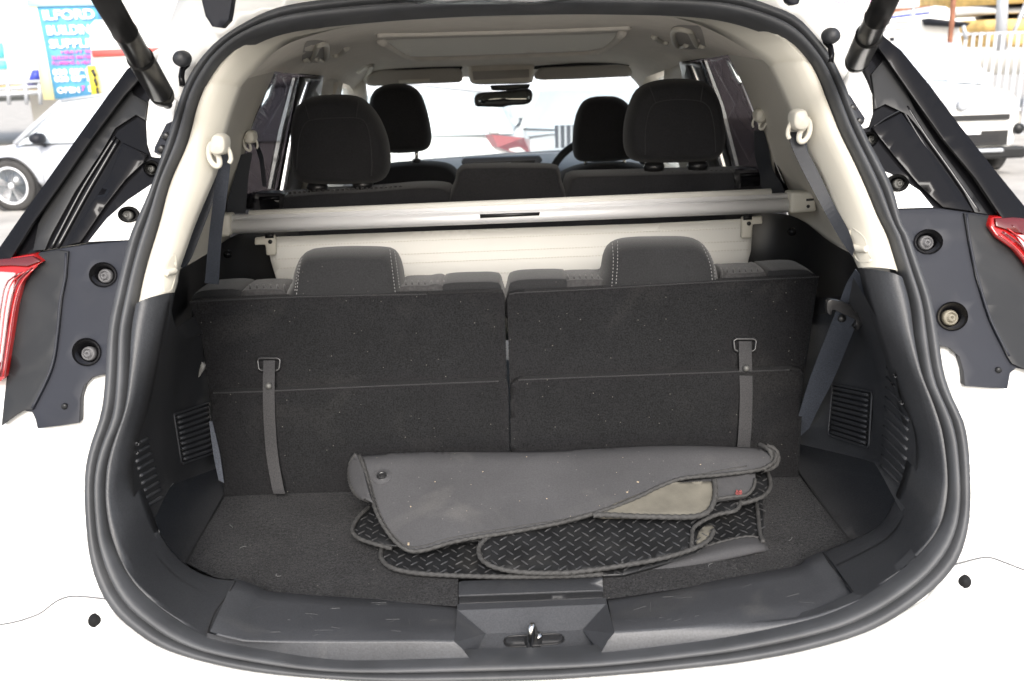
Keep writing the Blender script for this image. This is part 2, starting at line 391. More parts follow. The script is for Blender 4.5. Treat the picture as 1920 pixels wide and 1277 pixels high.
# lip of the body beside the seal
rows = [[op(C0[0]+(p[0]-C0[0])*s, C0[1]+(p[1]-C0[1])*s)+Vector((0, y, 0)) for p in SO] for s, y in ((.985, .03), (1.0, .020), (1.004, .020), (1.008, .024))]
grid('body_flange', rows, M['white'], car, closed=True)
def bodyoff(px, py):            # the panel wraps forward towards the car's sides
    d = abs(px-985); return .016+max(0, d-620)**2*2.2e-7
def bsurf(px, py): return op(px, py, bodyoff(px, py))
BO = [(1400,-70),(960,-80),(560,-70),(400,-60),(345,-30),(318,40),(292,120),(262,170),(215,235),(150,330),(80,440),(20,500),(-120,600),(-300,640),(-440,760),(-440,1560),(2360,1560),(2360,760),(2080,600),(1930,440),(1850,345),(1760,230),(1700,160),(1640,100),(1605,60),(1560,0),(1500,-50)]
inner = [(C0[0]+(p[0]-C0[0])*1.003, C0[1]+(p[1]-C0[1])*1.003) for p in SO]
WL = [(193, 515, 25, 22), (162, 660, 26, 25)]; WR = [(1741, 453, 26, 22), (1786, 593, 28, 26)]
SL = [(241, 402, 19, 14), (284, 315, 14, 13)]; SR = [(1683, 343, 20, 15), (1632, 260, 14, 12)]
slab('rear_body_panel', BO, bsurf, .03, M['white'], car, step=40, bev=0, holes=[inner]+[ell(x, y, a+14, b+13, 20) for x, y, a, b in WL+WR+SL+SR])
# bumper upper edge, proud of the panel
BU = [(-440,1260),(-200,1205),(20,1168),(60,1156),(78,1148),(108,1126),(140,1118),(200,1124)]
bl = [p for p in SO if p[1] > 1126]; bl.sort(key=lambda p: p[0])
bl = [(C0[0]+(p[0]-C0[0])*1.012, C0[1]+(p[1]-C0[1])*1.012) for p in bl]
bl = [p for p in bl if p[1] > 1150]
BU += bl+[(1740,1128),(1790,1062),(1850,1045),(1885,1055),(1925,1070),(2100,1120),(2360,1200),(2360,1570),(-440,1570)]
slab('bumper', BU, lambda x, y: op(x, y, bodyoff(x, y)-.010), .008, M['white'], car, step=45, bev=.002, holes=[ell(178, 1163, 11, 10, 16), ell(1808, 1090, 11, 10, 16)])
for (x, y) in ((178, 1163), (1808, 1090)):
    turned('mounting_hole', [(.0092, -.0006), (.0078, -.0004), (.0070, .0012), (.0, .0018)], op(x, y, bodyoff(x, y)-.0095), (0, 1, -.6), M['blkm'], car)
tube('bumper_gap', [op(x, y, bodyoff(x, y)-.012) for x, y in crom([(-60,1180),(20,1168),(58,1157),(78,1148),(108,1126),(140,1118),(204,1124)], 40)], .0010, M['greyg'], car, 6)  # grey tubes draw the panel joint and the step's shading as colour
tube('bumper_gap', [op(x, y, bodyoff(x, y)-.012) for x, y in crom([(1776,1064),(1800,1056),(1850,1045),(1885,1055),(1925,1070),(1980,1085)], 40)], .0010, M['greyg'], car, 6)
# outer shell of the car (roof, sides) carried forward
def shell_section(Y, zr, hw):
    return [Vector((s*x, Y, z)) for s, x, z in [(-1, hw, .35), (-1, hw+.02, .75), (-1, hw, 1.02), (-1, hw-.06, 1.10)]]
for s in (-1, 1):
    rws = []
    for Y, hw in ((1.42, .86), (1.7, .90), (2.3, .91), (3.4, .91), (4.2, .90), (4.9, .86), (5.35, .70)):
        top = 1.06 if Y < 4.0 else (1.02 if Y < 4.5 else (.95 if Y < 5.2 else .80))
        rws.append([Vector((s*hw*k, Y, z)) for k, z in ((.96, .30), (1.0, .5), (1.0, .8), (.985, top-.08), (.95, top))])
    grid('side_panel', rws, M['white'], car)
rws = []
for Y, z in ((1.62, 1.615), (1.9, 1.635), (2.6, 1.65), (3.2, 1.62), (3.58, 1.53)):
    rws.append([Vector((x, Y, z-.085*(abs(x)/.56)**3)) for x in [-.60+.06*i for i in range(21)]])
grid('roof_panel', rws, M['white'], car, mods=[('solid', .012)])
rws = []
for Y, z in ((4.20, 1.03), (4.6, 1.04), (5.1, .97), (5.4, .80)):
    rws.append([Vector((x, Y, z-.05*(abs(x)/.8)**3)) for x in [-.84+.084*i for i in range(21)]])
grid('bonnet', rws, M['white'], car, mods=[('solid', .012)])
# tailgate, open above the photographer
tg = [(-.60, 1.66), (-.63, 1.2), (-.60, .85), (-.52, .52), (.52, .52), (.60, .85), (.63, 1.2), (.60, 1.66)]
def tgz(y): return 1.645+(1.66-y)*.30
vs = [Vector((x, y, tgz(y)+.05)) for x, y in tg]+[Vector((x*.93, y+(.03 if y < 1 else 0), tgz(y))) for x, y in tg]
n = len(tg)
tgo = mesh('tailgate', vs, [tuple(range(n)), tuple(range(n, 2*n))[::-1]]+[(i, (i+1) % n, n+(i+1) % n, n+i) for i in range(n)], M['white'], car, False, [('bevel', .01)], recalc=True)
box('trim_board', (0, 1.0, tgz(1.0)-.012), (.95, .55, .012), M['plas'], tgo, .01, Matrix.Rotation(-math.atan(.3), 3, 'X'))
# black lamp-side panels, left and right
def wells(side, lst, m):
    for i, (x, y, rx, ry) in enumerate(lst):
        c = op(x, y, bodyoff(x, y)); r = rx/1700*c.y*1.02
        cx = x+(8 if side < 0 else -8)*(1 if rx > 22 else .2)
        rim = [op(px, py, bodyoff(px, py)-.016) for px, py in ell(x, y, rx+1.5, ry+1.5, 32)]
        rim2 = [op(px, py, bodyoff(px, py)-.012) for px, py in ell(x, y, rx*.93, ry*.93, 32)]
        bot = [op(px, py, bodyoff(px, py)+.022) for px, py in ell(cx, y+3, rx*.55, ry*.6, 32)]
        cap = [op(px, py, bodyoff(px, py)+.024) for px, py in ell(cx, y+3, 1, 1, 32)]
        wl = grid('screw_recess', [rim, rim2, bot, cap], M['gloss'], m, closed=True)
        g = M['screwy'] if side > 0 and rx != 28 or (side > 0 and i == 1) else M['greyg']
        if side > 0 and i == 0 and rx > 22: g = M['greyg']
        cc = op(cx, y+3, bodyoff(cx, y)+.016); big = rx > 22; rr = r*(.54 if big else .5)
        turned('grommet' if big else 'bolt', [(rr, .004), (rr, -.006), (rr*.72, -.011), (rr*.66, -.007), (rr*.5, -.006), (rr*.45, -.012), (rr*.2, -.012), (rr*.15, -.008), (0, -.008)], cc, (0, 1, -.25), g if big else M['bolt'], wl)
LP = [(52,478),(110,467),(159,459),(200,455),(266,449),(246,540),(230,616),(222,700),(190,703),(172,708),(157,724),(150,748),(149,793),(110,799),(70,804),(66,786),(60,773),(45,770),(22,784),(2,800),(8,742),(13,700),(24,600),(36,532),(60,505),(80,490)]
RP = [(1688,393),(1762,391),(1812,398),(1858,404),(1852,425),(1868,446),(1900,468),(1922,492),(1960,560),(1985,640),(1990,720),(1955,706),(1921,693),(1905,690),(1894,700),(1889,729),(1850,727),(1809,724),(1807,696),(1799,668),(1780,652),(1746,645),(1728,624),(1712,555),(1688,486),(1668,434),(1662,393)]
psurf = lambda x, y: op(x, y, bodyoff(x, y)-.014)
for side, P_, W_ in ((-1, LP, WL), (1, RP, WR)):
    p = slab('lamp_side_panel', P_, psurf, .016, M['satin'], car, step=26, bev=.002, holes=[ell(x, y, a, b, 32) for x, y, a, b in W_])
    wells(side, W_, p)
# darker lamp-housing flank, slightly proud, with a crease
L2 = [(56,480),(108,469),(128,472),(124,520),(116,560),(110,620),(98,690),(60,768),(45,769),(22,783),(3,798),(9,742),(14,700),(25,600),(37,532),(60,505),(80,491)]
R2 = [(1808,400),(1857,406),(1852,425),(1868,447),(1900,470),(1922,494),(1960,560),(1985,640),(1990,720),(1921,692),(1898,682),(1890,670),(1856,600),(1830,520),(1816,450)]
for P_ in (L2, R2): slab('lamp_flank', P_, lambda x, y: op(x, y, bodyoff(x, y)-.019), .010, M['satin2'], car, step=26, bev=.004)
for P_ in ([(124,475),(122,520),(113,565),(108,620),(96,690),(60,766)], [(1812,402),(1818,450),(1833,520),(1858,600),(1892,668)]):
    tube('crease_ridge', [op(x, y, bodyoff(x, y)-.018) for x, y in crom(P_, 30)], .0022, M['satin'], car)
for x, y in ((121, 762), (1872, 694)):
    turned('clip', [(.0045, .002), (.004, -.002), (0, -.002)], op(x, y, bodyoff(x, y)-.0155), (0, 1, 0), M['satin2'], car, 12)
# glossy upper quarter panels
LG = [(262,112),(277,150),(286,168),(278,190),(273,230),(275,275),(283,296),(320,298),(300,364),(278,415),(262,449),(159,456),(110,464),(59,475),(20,482),(-12,492),(-12,480),(40,405),(80,350),(150,251),(205,175),(238,130)]
RG = [(1645,58),(1618,85),(1606,112),(1626,150),(1637,178),(1638,214),(1630,242),(1600,240),(1614,275),(1636,316),(1654,355),(1672,391),(1762,390),(1812,397),(1858,403),(1930,415),(1930,398),(1860,312),(1800,236),(1745,162),(1690,95)]
gs = lambda off: (lambda x, y: op(x, y, bodyoff(x, y)+off))
for P_, S_, side in ((LG, SL, -1), (RG, SR, 1)):
    p = slab('quarter_finisher', P_, gs(-.012), .014, M['gloss'], car, step=26, bev=.003, holes=[ell(x, y, a, b, 28) for x, y, a, b in S_])
    wells(side, S_, p)
# raised outer blade, ridges and satin hollows on the finishers
LB = [(262,112),(238,130),(205,175),(150,251),(80,350),(40,405),(-12,480),(-12,520),(22,482),(60,420),(110,350),(170,262),(232,180),(268,140)]
RB = [(1645,58),(1690,95),(1745,162),(1800,236),(1860,312),(1930,398),(1930,414),(1880,410),(1830,335),(1770,262),(1715,185),(1668,118),(1640,80)]
for P_ in (LB, RB): slab('window_edge_blade', P_, gs(-.030), .02, M['gloss'], car, step=26, bev=.006)
LH = [(233,150),(214,190),(192,225),(160,262),(110,345),(72,420),(62,470),(84,468),(96,440),(140,360),(190,285),(216,240),(255,215),(272,225),(276,192),(250,178)]
RH = [(1671,95),(1690,150),(1715,205),(1765,282),(1812,345),(1852,402),(1828,398),(1795,335),(1752,275),(1702,215),(1660,195),(1640,205),(1640,178),(1634,140)]
for P_ in (LH, RH): slab('satin_hollow', P_, gs(-.017), .006, M['satin2'], car, step=22, bev=.003)
for L_, rr in (([(216,256),(188,300),(150,362),(96,466)], .0035), ([(222,262),(196,306),(160,368),(108,464)], .0045),
               ([(1700,200),(1735,255),(1780,318),(1835,398)], .0045), ([(1692,206),(1726,262),(1770,325),(1822,397)], .0035), ([(1638,238),(1660,222),(1694,204)], .003)):
    tube('finisher_ridge', [op(x, y, bodyoff(x, y)-.0145) for x, y in crom(L_, 24)], rr*.62, M['gedge'], car)
for P_ in ([(228,268),(276,290),(268,306),(236,336),(198,384),(150,455),(124,460),(164,392),(206,330)], [(1690,212),(1700,226),(1740,280),(1790,345),(1824,396),(1768,388),(1722,345),(1684,300),(1650,258),(1636,240)]):
    slab('finisher_step', P_, gs(-.0185), .008, M['gloss'], car, step=22, bev=.004)
# white plates painting a reflection onto the gloss black finishers (pale area below the bolts)
for P_ in ([(292,340),(276,415),(262,449),(166,453),(200,410),(240,375)], [(1638,312),(1650,340),(1674,391),(1750,389),(1725,358),(1690,335)]):
    slab('white_reflection', P_, gs(-.0142), .003, M['white'], car, step=20, bev=.001, holes=[ell(241, 402, 19.5, 14.5, 28)] if P_[0][0] < 900 else [ell(1683, 343, 20.5, 15.5, 28)])
# white painted tear-drop between finisher and seal
for P_ in ([(292,158),(330,190),(322,240),(300,296),(284,294),(276,270),(274,230),(279,190)], [(1606,112),(1626,150),(1637,178),(1638,214),(1630,240),(1612,242),(1590,190),(1580,160)]):
    slab('painted_corner', P_, gs(-.013), .012, M['white'], car, step=20, bev=.003)
# tail lamps
for side, PO, PI_ in ((-1, [(-60,486),(0,487),(30,482),(62,477),(79,491),(60,504),(42,530),(30,575),(20,640),(9,708),(-4,718),(-60,720)], [(-60,510),(0,510),(28,512),(22,560),(10,620),(2,680),(-60,690)]),
                      (1, [(1860,407),(1895,405),(1990,412),(1990,600),(1950,535),(1922,492),(1901,468),(1870,446),(1855,425)], [(1905,440),(1990,445),(1990,560),(1930,478)])):
    l = slab('tail_lamp', PO, gs(-.030), .03, M['red'], car, step=20, bev=.006)
    slab('clear_lens', PI_, gs(-.034), .006, M['lampw'], l, step=20, bev=.002)
    TP = [(-20,488),(30,484),(60,480),(76,490),(50,500),(20,498),(-20,500)] if side < 0 else [(1866,410),(1900,408),(1985,415),(1985,440),(1905,436),(1868,424)]
    slab('dark_red_cap', TP, gs(-.035), .006, M['redd'], l, step=20, bev=.002)
    for k in range(4):
        q = [(70-k*9,498+k*4),(40-k*9,530),(26-k*8,575),(16-k*7,640),(6-k*6,706)] if side < 0 else [(1872+k*8,440-k*6),(1902+k*8,462-k*6),(1924+k*8,488-k*6),(1950+k*8,525-k*6)]
        tube('lens_rib', [op(x, y, bodyoff(x, y)-.0345) for x, y in crom(q, 14)], .0012, M['redd' if k % 2 else 'red'], l, 6)
# hinge brackets, gas struts, rubber buffers
for side, br, bl_ in ((-1, [(322,228),(312,232),(290,276),(289,286),(306,292),(318,262),(330,236)], [(312,255), (303,279)]), (1, [(1582,176),(1594,178),(1623,222),(1620,232),(1600,242),(1592,220),(1580,186)], [(1597,203), (1610,228)])):
    h = slab('strut_bracket', br, gs(-.022), .012, M['satin'], car, step=14, bev=.002)
    for x, y in bl_: turned('bolt', [(.006, .003), (.006, -.004), (.004, -.006), (0, -.006)], op(x, y, bodyoff(x, y)-.024), (0, 1, 0), M['blk'], h, 12)
def strut(a, b, mid, r1, r2, lab=None):
    A = op(*a, .0)+Vector((0, -.045, 0)); B = at(b[0], b[1], A.y-.30)
    ax = (B-A); L = ax.length; k = mid
    pr = [(r2*.45, 0), (r2*.5, .004*1), (r2*.95, .012), (r2, .02), (r2, L*k*.22), (r2*.97, L*k*.225), (r2*.97, L*k*.235), (r2, L*k*.24), (r2, L*k*.97), (r2*1.03, L*k), (r2*.9, L*k*1.01), (r1, L*k*1.03), (r1, L*k*1.5), (r1*1.05, L*k*1.51), (r1*1.05, L*k*1.54), (r1, L*k*1.55), (r1, L)]
    s = turned('tailgate_strut', pr, A, ax, M['strut'], car, 28)
    turned('ball_joint', [(0, -.022), (.007, -.018), (.008, .0), (.006, .012)], A, ax, M['blk'], s, 16)
    return s, A, ax
for a, b in (((329, 186), (178, -36)), ((1583, 122), (1676, -34))):
    s, A, ax = strut(a, b, .42, .0152, .0172)
for c, hk in (((353, 110), 1), ((1546, 68), -1)):
    s = turned('rubber_buffer', [(0, -.018), (.009, -.017), (.0118, -.010), (.0118, 0), (.010, .006), (.006, .012)], op(*c)+Vector((0, -.02, .0)), (.2*hk, 1, .1), M['plas'], car, 20)
    tube('buffer_arm', [op(c[0]+hk*x, c[1]+y)+Vector((0, -.012, 0)) for x, y in ((6, 2), (2, 12), (-6, 20), (-8, 34), (-6, 50))], .0045, M['gloss'], s)
for P_ in ([(376,-8),(385,30),(398,50),(415,52),(428,38),(436,-8)], [(1470,-14),(1478,4),(1486,9),(1498,8),(1504,-14)]):
    slab('tailgate_stop', P_, lambda x, y: at(x, y, 1.32), .02, M['satin'], tgo, step=14, bev=.003)
slab('spoiler_edge', [(640,-60),(640,-14),(780,2),(1000,3),(1140,-10),(1140,-60)], lambda x, y: at(x, y, 1.30), .05, M['blk'], tgo, step=40, bev=.004)
# ================================================================ interior
SP = list(zip(SI, range(NS)))
def seal_part(y0, y1, side, n):
    """inner seal edge between two heights on one side (top to bottom)"""
    pts = [p for p in SI if (p[0] < C0[0]) == (side < 0)]
    pts.sort(key=lambda p: math.atan2(abs(p[0]-C0[0]), (p[1]-C0[1])*-1))
    pts = [p for p in pts if y0 <= p[1] <= y1]; return crom(pts, n, smooth=False)
def trimband(name, outer, inner_, prof_, m, n=40, parent=car, taper=0, **k):
    """from the seal edge inwards; prof_ = (fraction, push towards viewer) ; inner_ has (px,py,Y)"""
    o3 = [op(*p)+Vector((0, .004, 0)) for p in crom(outer, n, smooth=False)]; i3 = [at(*p) for p in crom(inner_, n)]
    nn = len(o3); tp = [1.0 if not taper else min(1, (nn-1-i)/nn*taper) for i in range(nn)]
    rws = [[a.lerp(b, u)+Vector((0, -h, h*.3))*k_ for a, b, k_ in zip(o3, i3, tp)] for u, h in prof_]
    rws.append([b+Vector((0, .012, 0))+(a-b)*.12 for a, b in zip(o3, i3)])
    rws.append([b+Vector((0, .016, 0))+(a-b)*.45 for a, b in zip(o3, i3)])
    return grid(name, rws, m, parent, **k)
PB = [(0, -.012), (.02, 0), (.10, .010), (.25, .020), (.45, .026), (.65, .024), (.82, .018), (.94, .008), (1, -.004)]
PB2 = [(0, -.012), (.02, 0), (.08, .016), (.2, .028), (.4, .034), (.6, .032), (.8, .022), (.93, .01), (1, -.004)]
# D-pillar cream trims
LE = [(452,164,1.47),(437,205,1.45),(423,252,1.42),(408,316,1.40),(388,365,1.37),(365,420,1.34),(345,476,1.31),(334,508,1.30),(331,530,1.29),(325,548,1.28)]
RE = [(1442,125,1.49),(1466,175,1.47),(1492,235,1.44),(1516,290,1.42),(1545,345,1.39),(1571,411,1.36),(1590,452,1.33),(1600,478,1.31),(1606,492,1.30),(1611,502,1.29)]
lo = [(384,162),(368,197),(349,270),(316,345),(296,422),(272,503),(256,580)]
ro = [(1528,116),(1540,148),(1555,191),(1578,250),(1604,303),(1626,352),(1650,410),(1667,445),(1688,514),(1690,524)]
pl = trimband('pillar_trim', [p for p in seal_part(163, 581, -1, 40)], LE, PB, M['cream'])
pr_ = trimband('pillar_trim', [p for p in seal_part(118, 525, 1, 40)], RE, PB, M['cream'])
# cream header corners and top rim
top = [p for p in SI if p[1] < 178 and p[0] < C0[0] or p[1] < 134 and p[0] >= C0[0]]
top.sort(key=lambda p: p[0]); 
TE = [(444,178,1.475),(452,162,1.48),(470,142,1.50),(512,101,1.56),(545,80,1.60),(608,60,1.62),(670,48,1.62),(796,36,1.62),(999,30,1.62),(1107,27,1.62),(1232,29,1.62),(1294,41,1.62),(1341,60,1.60),(1388,86,1.56),(1420,105,1.52),(1441,123,1.50),(1448,136,1.495)]
trimband('header_trim', top, TE, [(0, -.012), (.02, 0), (.2, .008), (.5, .012), (.8, .008), (1, 0)], M['cream'], n=80)
# black lower side trims
LD = [(325,549,1.275),(320,579,1.265),(303,669,1.24),(283,772,1.21),(268,838,1.19),(261,892,1.175),(279,952,1.165),(304,1010,1.18),(336,1049,1.19),(368,1072,1.182),(405,1084,1.175),(441,1086,1.171)]
RD = [(1612,503,1.285),(1622,548,1.27),(1640,607,1.25),(1660,669,1.235),(1680,740,1.22),(1698,805,1.205),(1703,850,1.19),(1697,885,1.18),(1684,924,1.185),(1663,970,1.20),(1638,995,1.21),(1595,1014,1.218),(1545,1034,1.221)]
lowl = trimband('lower_side_trim', [p for p in seal_part(575, 1190, -1, 40)]+[(386,1197)], LD, PB2, M['plas'], 60, taper=3.2)
rows_r = [p for p in seal_part(527, 1126, 1, 40)]+[(1613,1127)]
lowr = trimband('lower_side_trim', rows_r, RD, PB2, M['plas'], 60, taper=3.2)
# grab recess with hook in each pillar
for side, c in ((-1, [(322,478),(330,476),(333,500),(330,520),(322,545),(308,548),(306,525),(310,505)]), (1, [(1592,426),(1604,430),(1622,448),(1630,478),(1634,490),(1612,492),(1600,478),(1592,450)])):
    t = bvh(pl if side < 0 else pr_); sc = crom(c, 40, True)
    def sf(x, y, t=t, side=side):
        p = snap(t, x, y, .0); return (p if p is not None else op(x, y, .0))
    q = [sf(*p) for p in sc]; cc = sum(q, Vector())/len(q)
    rws = [[p+Vector((0, -.0015, 0)) for p in q], [cc+(p-cc)*.93+Vector((0, -.0035, 0)) for p in q], [cc+(p-cc)*.84+Vector((0, .001, 0)) for p in q], [cc+(p-cc)*.5+Vector((0, .0015, 0)) for p in q], [cc+Vector((0, .001, 0)) for p in q]]
    grid('hook_recess', rws, M['cream'], pl if side < 0 else pr_, closed=True)
    hx = [(312,512),(322,508),(331,506)] if side < 0 else [(1597,462),(1608,466),(1624,466)]
    tube('bag_hook', [sf(x, y)+Vector((0, -.005, 0)) for x, y in crom(hx, 10)], .005, M['cream'], pl if side < 0 else pr_)
# ---- sill
SE = [(386,1197),(501,1222),(640,1240),(780,1240),(880,1237),(1000,1231),(1130,1226),(1280,1208),(1387,1192),(1530,1160),(1613,1127)]
CR = [(392,1186,1.017),(440,1196,1.013),(480,1203,1.010),(640,1203,1.010),(780,1202,1.010),(880,1203,1.010),(1000,1200,1.010),(1130,1190,1.013),(1280,1178,1.017),(1387,1170,1.022),(1513,1156,1.034),(1604,1122,1.046)]
CB = [(440,1084,1.17),(476,1096,1.175),(501,1108,1.175),(560,1114,1.175),(640,1120,1.175),(780,1127,1.175),(862,1133,1.172),(1000,1127,1.172),(1131,1121,1.175),(1280,1099,1.19),(1412,1076,1.20),(1495,1061,1.205),(1513,1046,1.215),(1545,1033,1.22)]
def sillgrid(SE_, CR_, CB_, n):
    se = [op(*p)+Vector((0, .003, 0)) for p in crom(SE_, n)]; crr = [at(*p) for p in crom(CR_, n)]; cb = [at(*p) for p in crom(CB_, n)]
    return [[p+Vector((0, .0, -.02)) for p in se], se, [a.lerp(b, .5)+Vector((0, 0, .003)) for a, b in zip(se, crr)], [a.lerp(b, .9)+Vector((0, 0, .001)) for a, b in zip(se, crr)], crr, [p+Vector((0, .004, .0008)) for p in crr], [a.lerp(b, .35) for a, b in zip(crr, cb)], [a.lerp(b, .75)+Vector((0, 0, .001)) for a, b in zip(crr, cb)], cb, [p+Vector((0, .01, -.012)) for p in cb]]
sill = grid('sill_plate', sillgrid(SE[:4]+[(880,1237)], [(392,1188,1.018),(440,1199,1.010),(480,1204,1.008),(640,1204,1.008),(780,1203,1.008),(852,1204,1.008)], CB[:6]+[(858,1134,1.172)], 60), M['scuff'], car)
sill2 = grid('sill_plate', sillgrid([(1128,1226)]+SE[7:], [(1152,1187,1.012),(1280,1178,1.016),(1387,1168,1.024),(1513,1156,1.036),(1604,1124,1.055)], [(1138,1120,1.175)]+CB[9:], 50), M['scuff'], car)
for L_ in ([(444,1085),(425,1118),(402,1150),(386,1194)], [(1543,1036),(1560,1062),(1590,1098),(1615,1132)]):
    lt = L_[0][0] < 900; t = bvh(sill if lt else sill2); t2 = bvh(lowl if lt else lowr)
    P = [(snap(t2, x, y, .0) or snap(t, x, y, .0)) for x, y in crom(L_, 24)]; P = [p for p in P if p]
    tube('joint', P, .0011, M['blkm'], sill, 6)
rnd = random.Random(8); sc_ = []
for k in range(34):
    lt = k % 2; t = bvh(sill if lt else sill2); x = rnd.uniform(450, 840) if lt else rnd.uniform(1160, 1560); y = rnd.uniform(1125, 1195) if lt else rnd.uniform(1090, 1165)
    a_ = rnd.uniform(-.6, .6)+(pi/2 if rnd.random() < .3 else 0); L = rnd.uniform(5, 34)
    P = [snap(t, x+cos(a_)*L*u, y+sin(a_)*L*u*.5, .0001) for u in (0, .5, 1)]
    if all(P): sc_.append(tube('', P, rnd.choice((.00012, .00016, .00025)), None, None, 4, build=False))
q = mesh('scratches', *join(sc_), M['scr'], sill, False); q['kind'] = 'stuff'
# recessed well in the middle of the sill: sloped back, shelf, splayed cheeks
zt = .744
V = [onz(858,1133,FZ+.004), onz(1136,1121,FZ+.004), onz(858,1144,zt-.012), onz(1136,1133,zt-.012), onz(912,1188,.716), onz(1091,1181,.718), onz(884,1243,.708), onz(1124,1233,.708),
     at(852,1204,1.008), at(1152,1187,1.012), op(880,1237)+Vector((0, .003, -.004)), op(1128,1226)+Vector((0, .003, -.004)), onz(858,1134,FZ+.008), onz(1138,1121,FZ+.008)]
V[5] = plane3(V[2], V[3], V[4])(1091, 1181); V[7] = plane3(V[4], V[5], V[6])(1126, 1234)
lat = mesh('striker_well', V, [(0, 2, 3, 1), (2, 4, 5, 3), (4, 6, 7, 5), (2, 8, 10, 6, 4), (3, 5, 7, 11, 9), (6, 10, 11, 7), (0, 8, 2), (1, 3, 9)], M['scuff'], car, False, [('bevel', .0025, 3)])
LCs = plane3(V[4], V[5], V[6])
slot = [(945,1202),(955,1194),(1000,1191),(1045,1189),(1057,1196),(1050,1206),(1000,1211),(955,1213)]
tube('slot_outline', [LCs(x, y)+Vector((0, -.0004, .0006)) for x, y in crom(slot, 50, True)], .0009, M['blk'], lat, 6, closed=True)
slab('latch_slot', crom(slot, 24, True), lambda x, y: LCs(x, y)+Vector((0, -.0002, .0004)), .002, M['plasd'], lat, step=20, bev=0)
slab('slot_opening', crom([(986,1196),(1014,1194),(1016,1208),(1008,1218),(992,1218),(984,1208)], 20, True), lambda x, y: LCs(x, y)+Vector((0, -.0006, .0008)), .001, M['blkm'], lat, step=20, bev=0)
a = LCs(1000, 1214)
tube('striker_loop', [LCs(994, 1217), at(994, 1200, a.y-.008), at(995, 1178, a.y-.008), at(998, 1169, a.y-.002), at(1002, 1174, a.y+.006), at(1004, 1195, a.y+.012), at(1004, 1208, a.y+.014)], .0042, M['steel'], lat, 12, mods=[('sub', 1)])
turned('striker_screw', [(0, -.003), (.006, -.002), (.007, 0)], LCs(1008, 1196)+Vector((0, 0, .004)), (0, .3, -1), M['steel'], lat, 14)
# tray lid strip at the carpet edge
TL = [(860,1132),(860,1092),(868,1089),(1000,1084),(1124,1079),(1130,1082),(1131,1118)]
tls = lambda x, y: onz(x, y, FZ+.004)
slab('floor_latch_panel', [(860,1116),(860,1092),(868,1089),(1000,1084),(1124,1079),(1130,1082),(1131,1106),(1000,1111)], tls, 0, M['plas'], car, step=30, bev=.003, d=(0, .0, -.02))
slab('floor_latch_panel_front', [(860,1118),(1000,1113),(1131,1108),(1131,1120),(1000,1126),(860,1131)], lambda x, y: onz(x, y, FZ+.002), 0, M['plasd'], car, step=30, bev=.002, d=(0, 0, -.02))
# ---- boot floor
FO = [(330,1046),(343,1056),(380,990),(419,928),(700,905),(960,905),(1497,880),(1530,930),(1597,1010),(1565,1032),(1545,1036),(1513,1050),(1495,1065),(1412,1080),(1280,1103),(1131,1124),(1131,1076),(859,1086),(859,1136),(640,1125),(501,1112),(476,1100),(440,1090),(400,1080)]
floor = fill('boot_floor_carpet', FO, lambda x, y: onz(x, y, FZ)+Vector((0, 0, .0012*math.sin(x*.02)*math.cos(y*.05))), M['carpet'], car, step=14)
# real short pile on the carpet that faces the lens
def pile(name, o, count, h, m, parent, seed):
    rnd = random.Random(seed); me = o.data; ts = []
    for p in me.polygons:
        vs = [me.vertices[i].co for i in p.vertices]
        for k in range(1, len(vs)-1): ts.append((vs[0], vs[k], vs[k+1], (vs[k]-vs[0]).cross(vs[k+1]-vs[0]).length/2, p.normal))
    tot = sum(t[3] for t in ts); vs = []; fs = []; acc = 0
    for a, b, c, A, nn in ts:
        acc += A/tot*count
        while acc > 1:
            acc -= 1; u, v = rnd.random(), rnd.random()
            if u+v > 1: u, v = 1-u, 1-v
            p = a+(b-a)*u+(c-a)*v; d = Vector((rnd.gauss(0, 1), rnd.gauss(0, 1), rnd.gauss(0, 1)))
            t = (nn*1.0+d*.65).normalized()*h*rnd.uniform(.5, 1.3); s = d.cross(nn).normalized()*.00032
            k = len(vs); vs += [p-s-nn*.0005, p+s-nn*.0005, p+t]; fs.append((k, k+1, k+2))
    q = mesh(name, vs, fs, m, parent, False); q['kind'] = 'stuff'; return q
pile('carpet_pile', floor, 90000, .0030, M['carpet'], floor, 3)
rnd = random.Random(11); lt_ = []
for k in range(16):
    x, y = rnd.uniform(430, 1500), rnd.uniform(950, 1110); p = onz(x, y, FZ+.003)
    if not inside((x, y), FO): continue
    a_ = rnd.uniform(0, 6); c_ = rnd.uniform(-1.5, 1.5); P = [p]
    for u in range(5): a_ += c_*.4; P.append(P[-1]+Vector((cos(a_), sin(a_), 0))*.0028)
    lt_.append(tube('', P, .00022, None, None, 4, build=False))
q = mesh('lint', *join(lt_), M['thread'], floor, False); q['kind'] = 'stuff'
for P_ in ([(343,1056),(380,990),(419,928)], [(1497,884),(1530,930),(1595,1011)]):
    tube('floor_edge_gap', [onz(x, y, FZ+.002) for x, y in P_], .0022, M['blkm'], car, 6)
for P_ in ([(260,940),(286,974),(306,1020),(336,1056),(345,1056),(419,927),(411,874),(404,866),(326,906),(300,935)], [(1499,884),(1595,1012),(1650,1010),(1700,960),(1715,905),(1690,880),(1641,864),(1600,850),(1513,822),(1490,822)]):
    slab('corner_floor_panel', P_, lambda x, y: onz(x, y, FZ+.006), 0, M['floorp'], car, step=24, bev=.003, d=(0, 0, -.02))
# boot tub beneath and behind everything
box('boot_tub', (0, 1.78, .60), (1.36, 1.25, .20), M['plasd'], car)
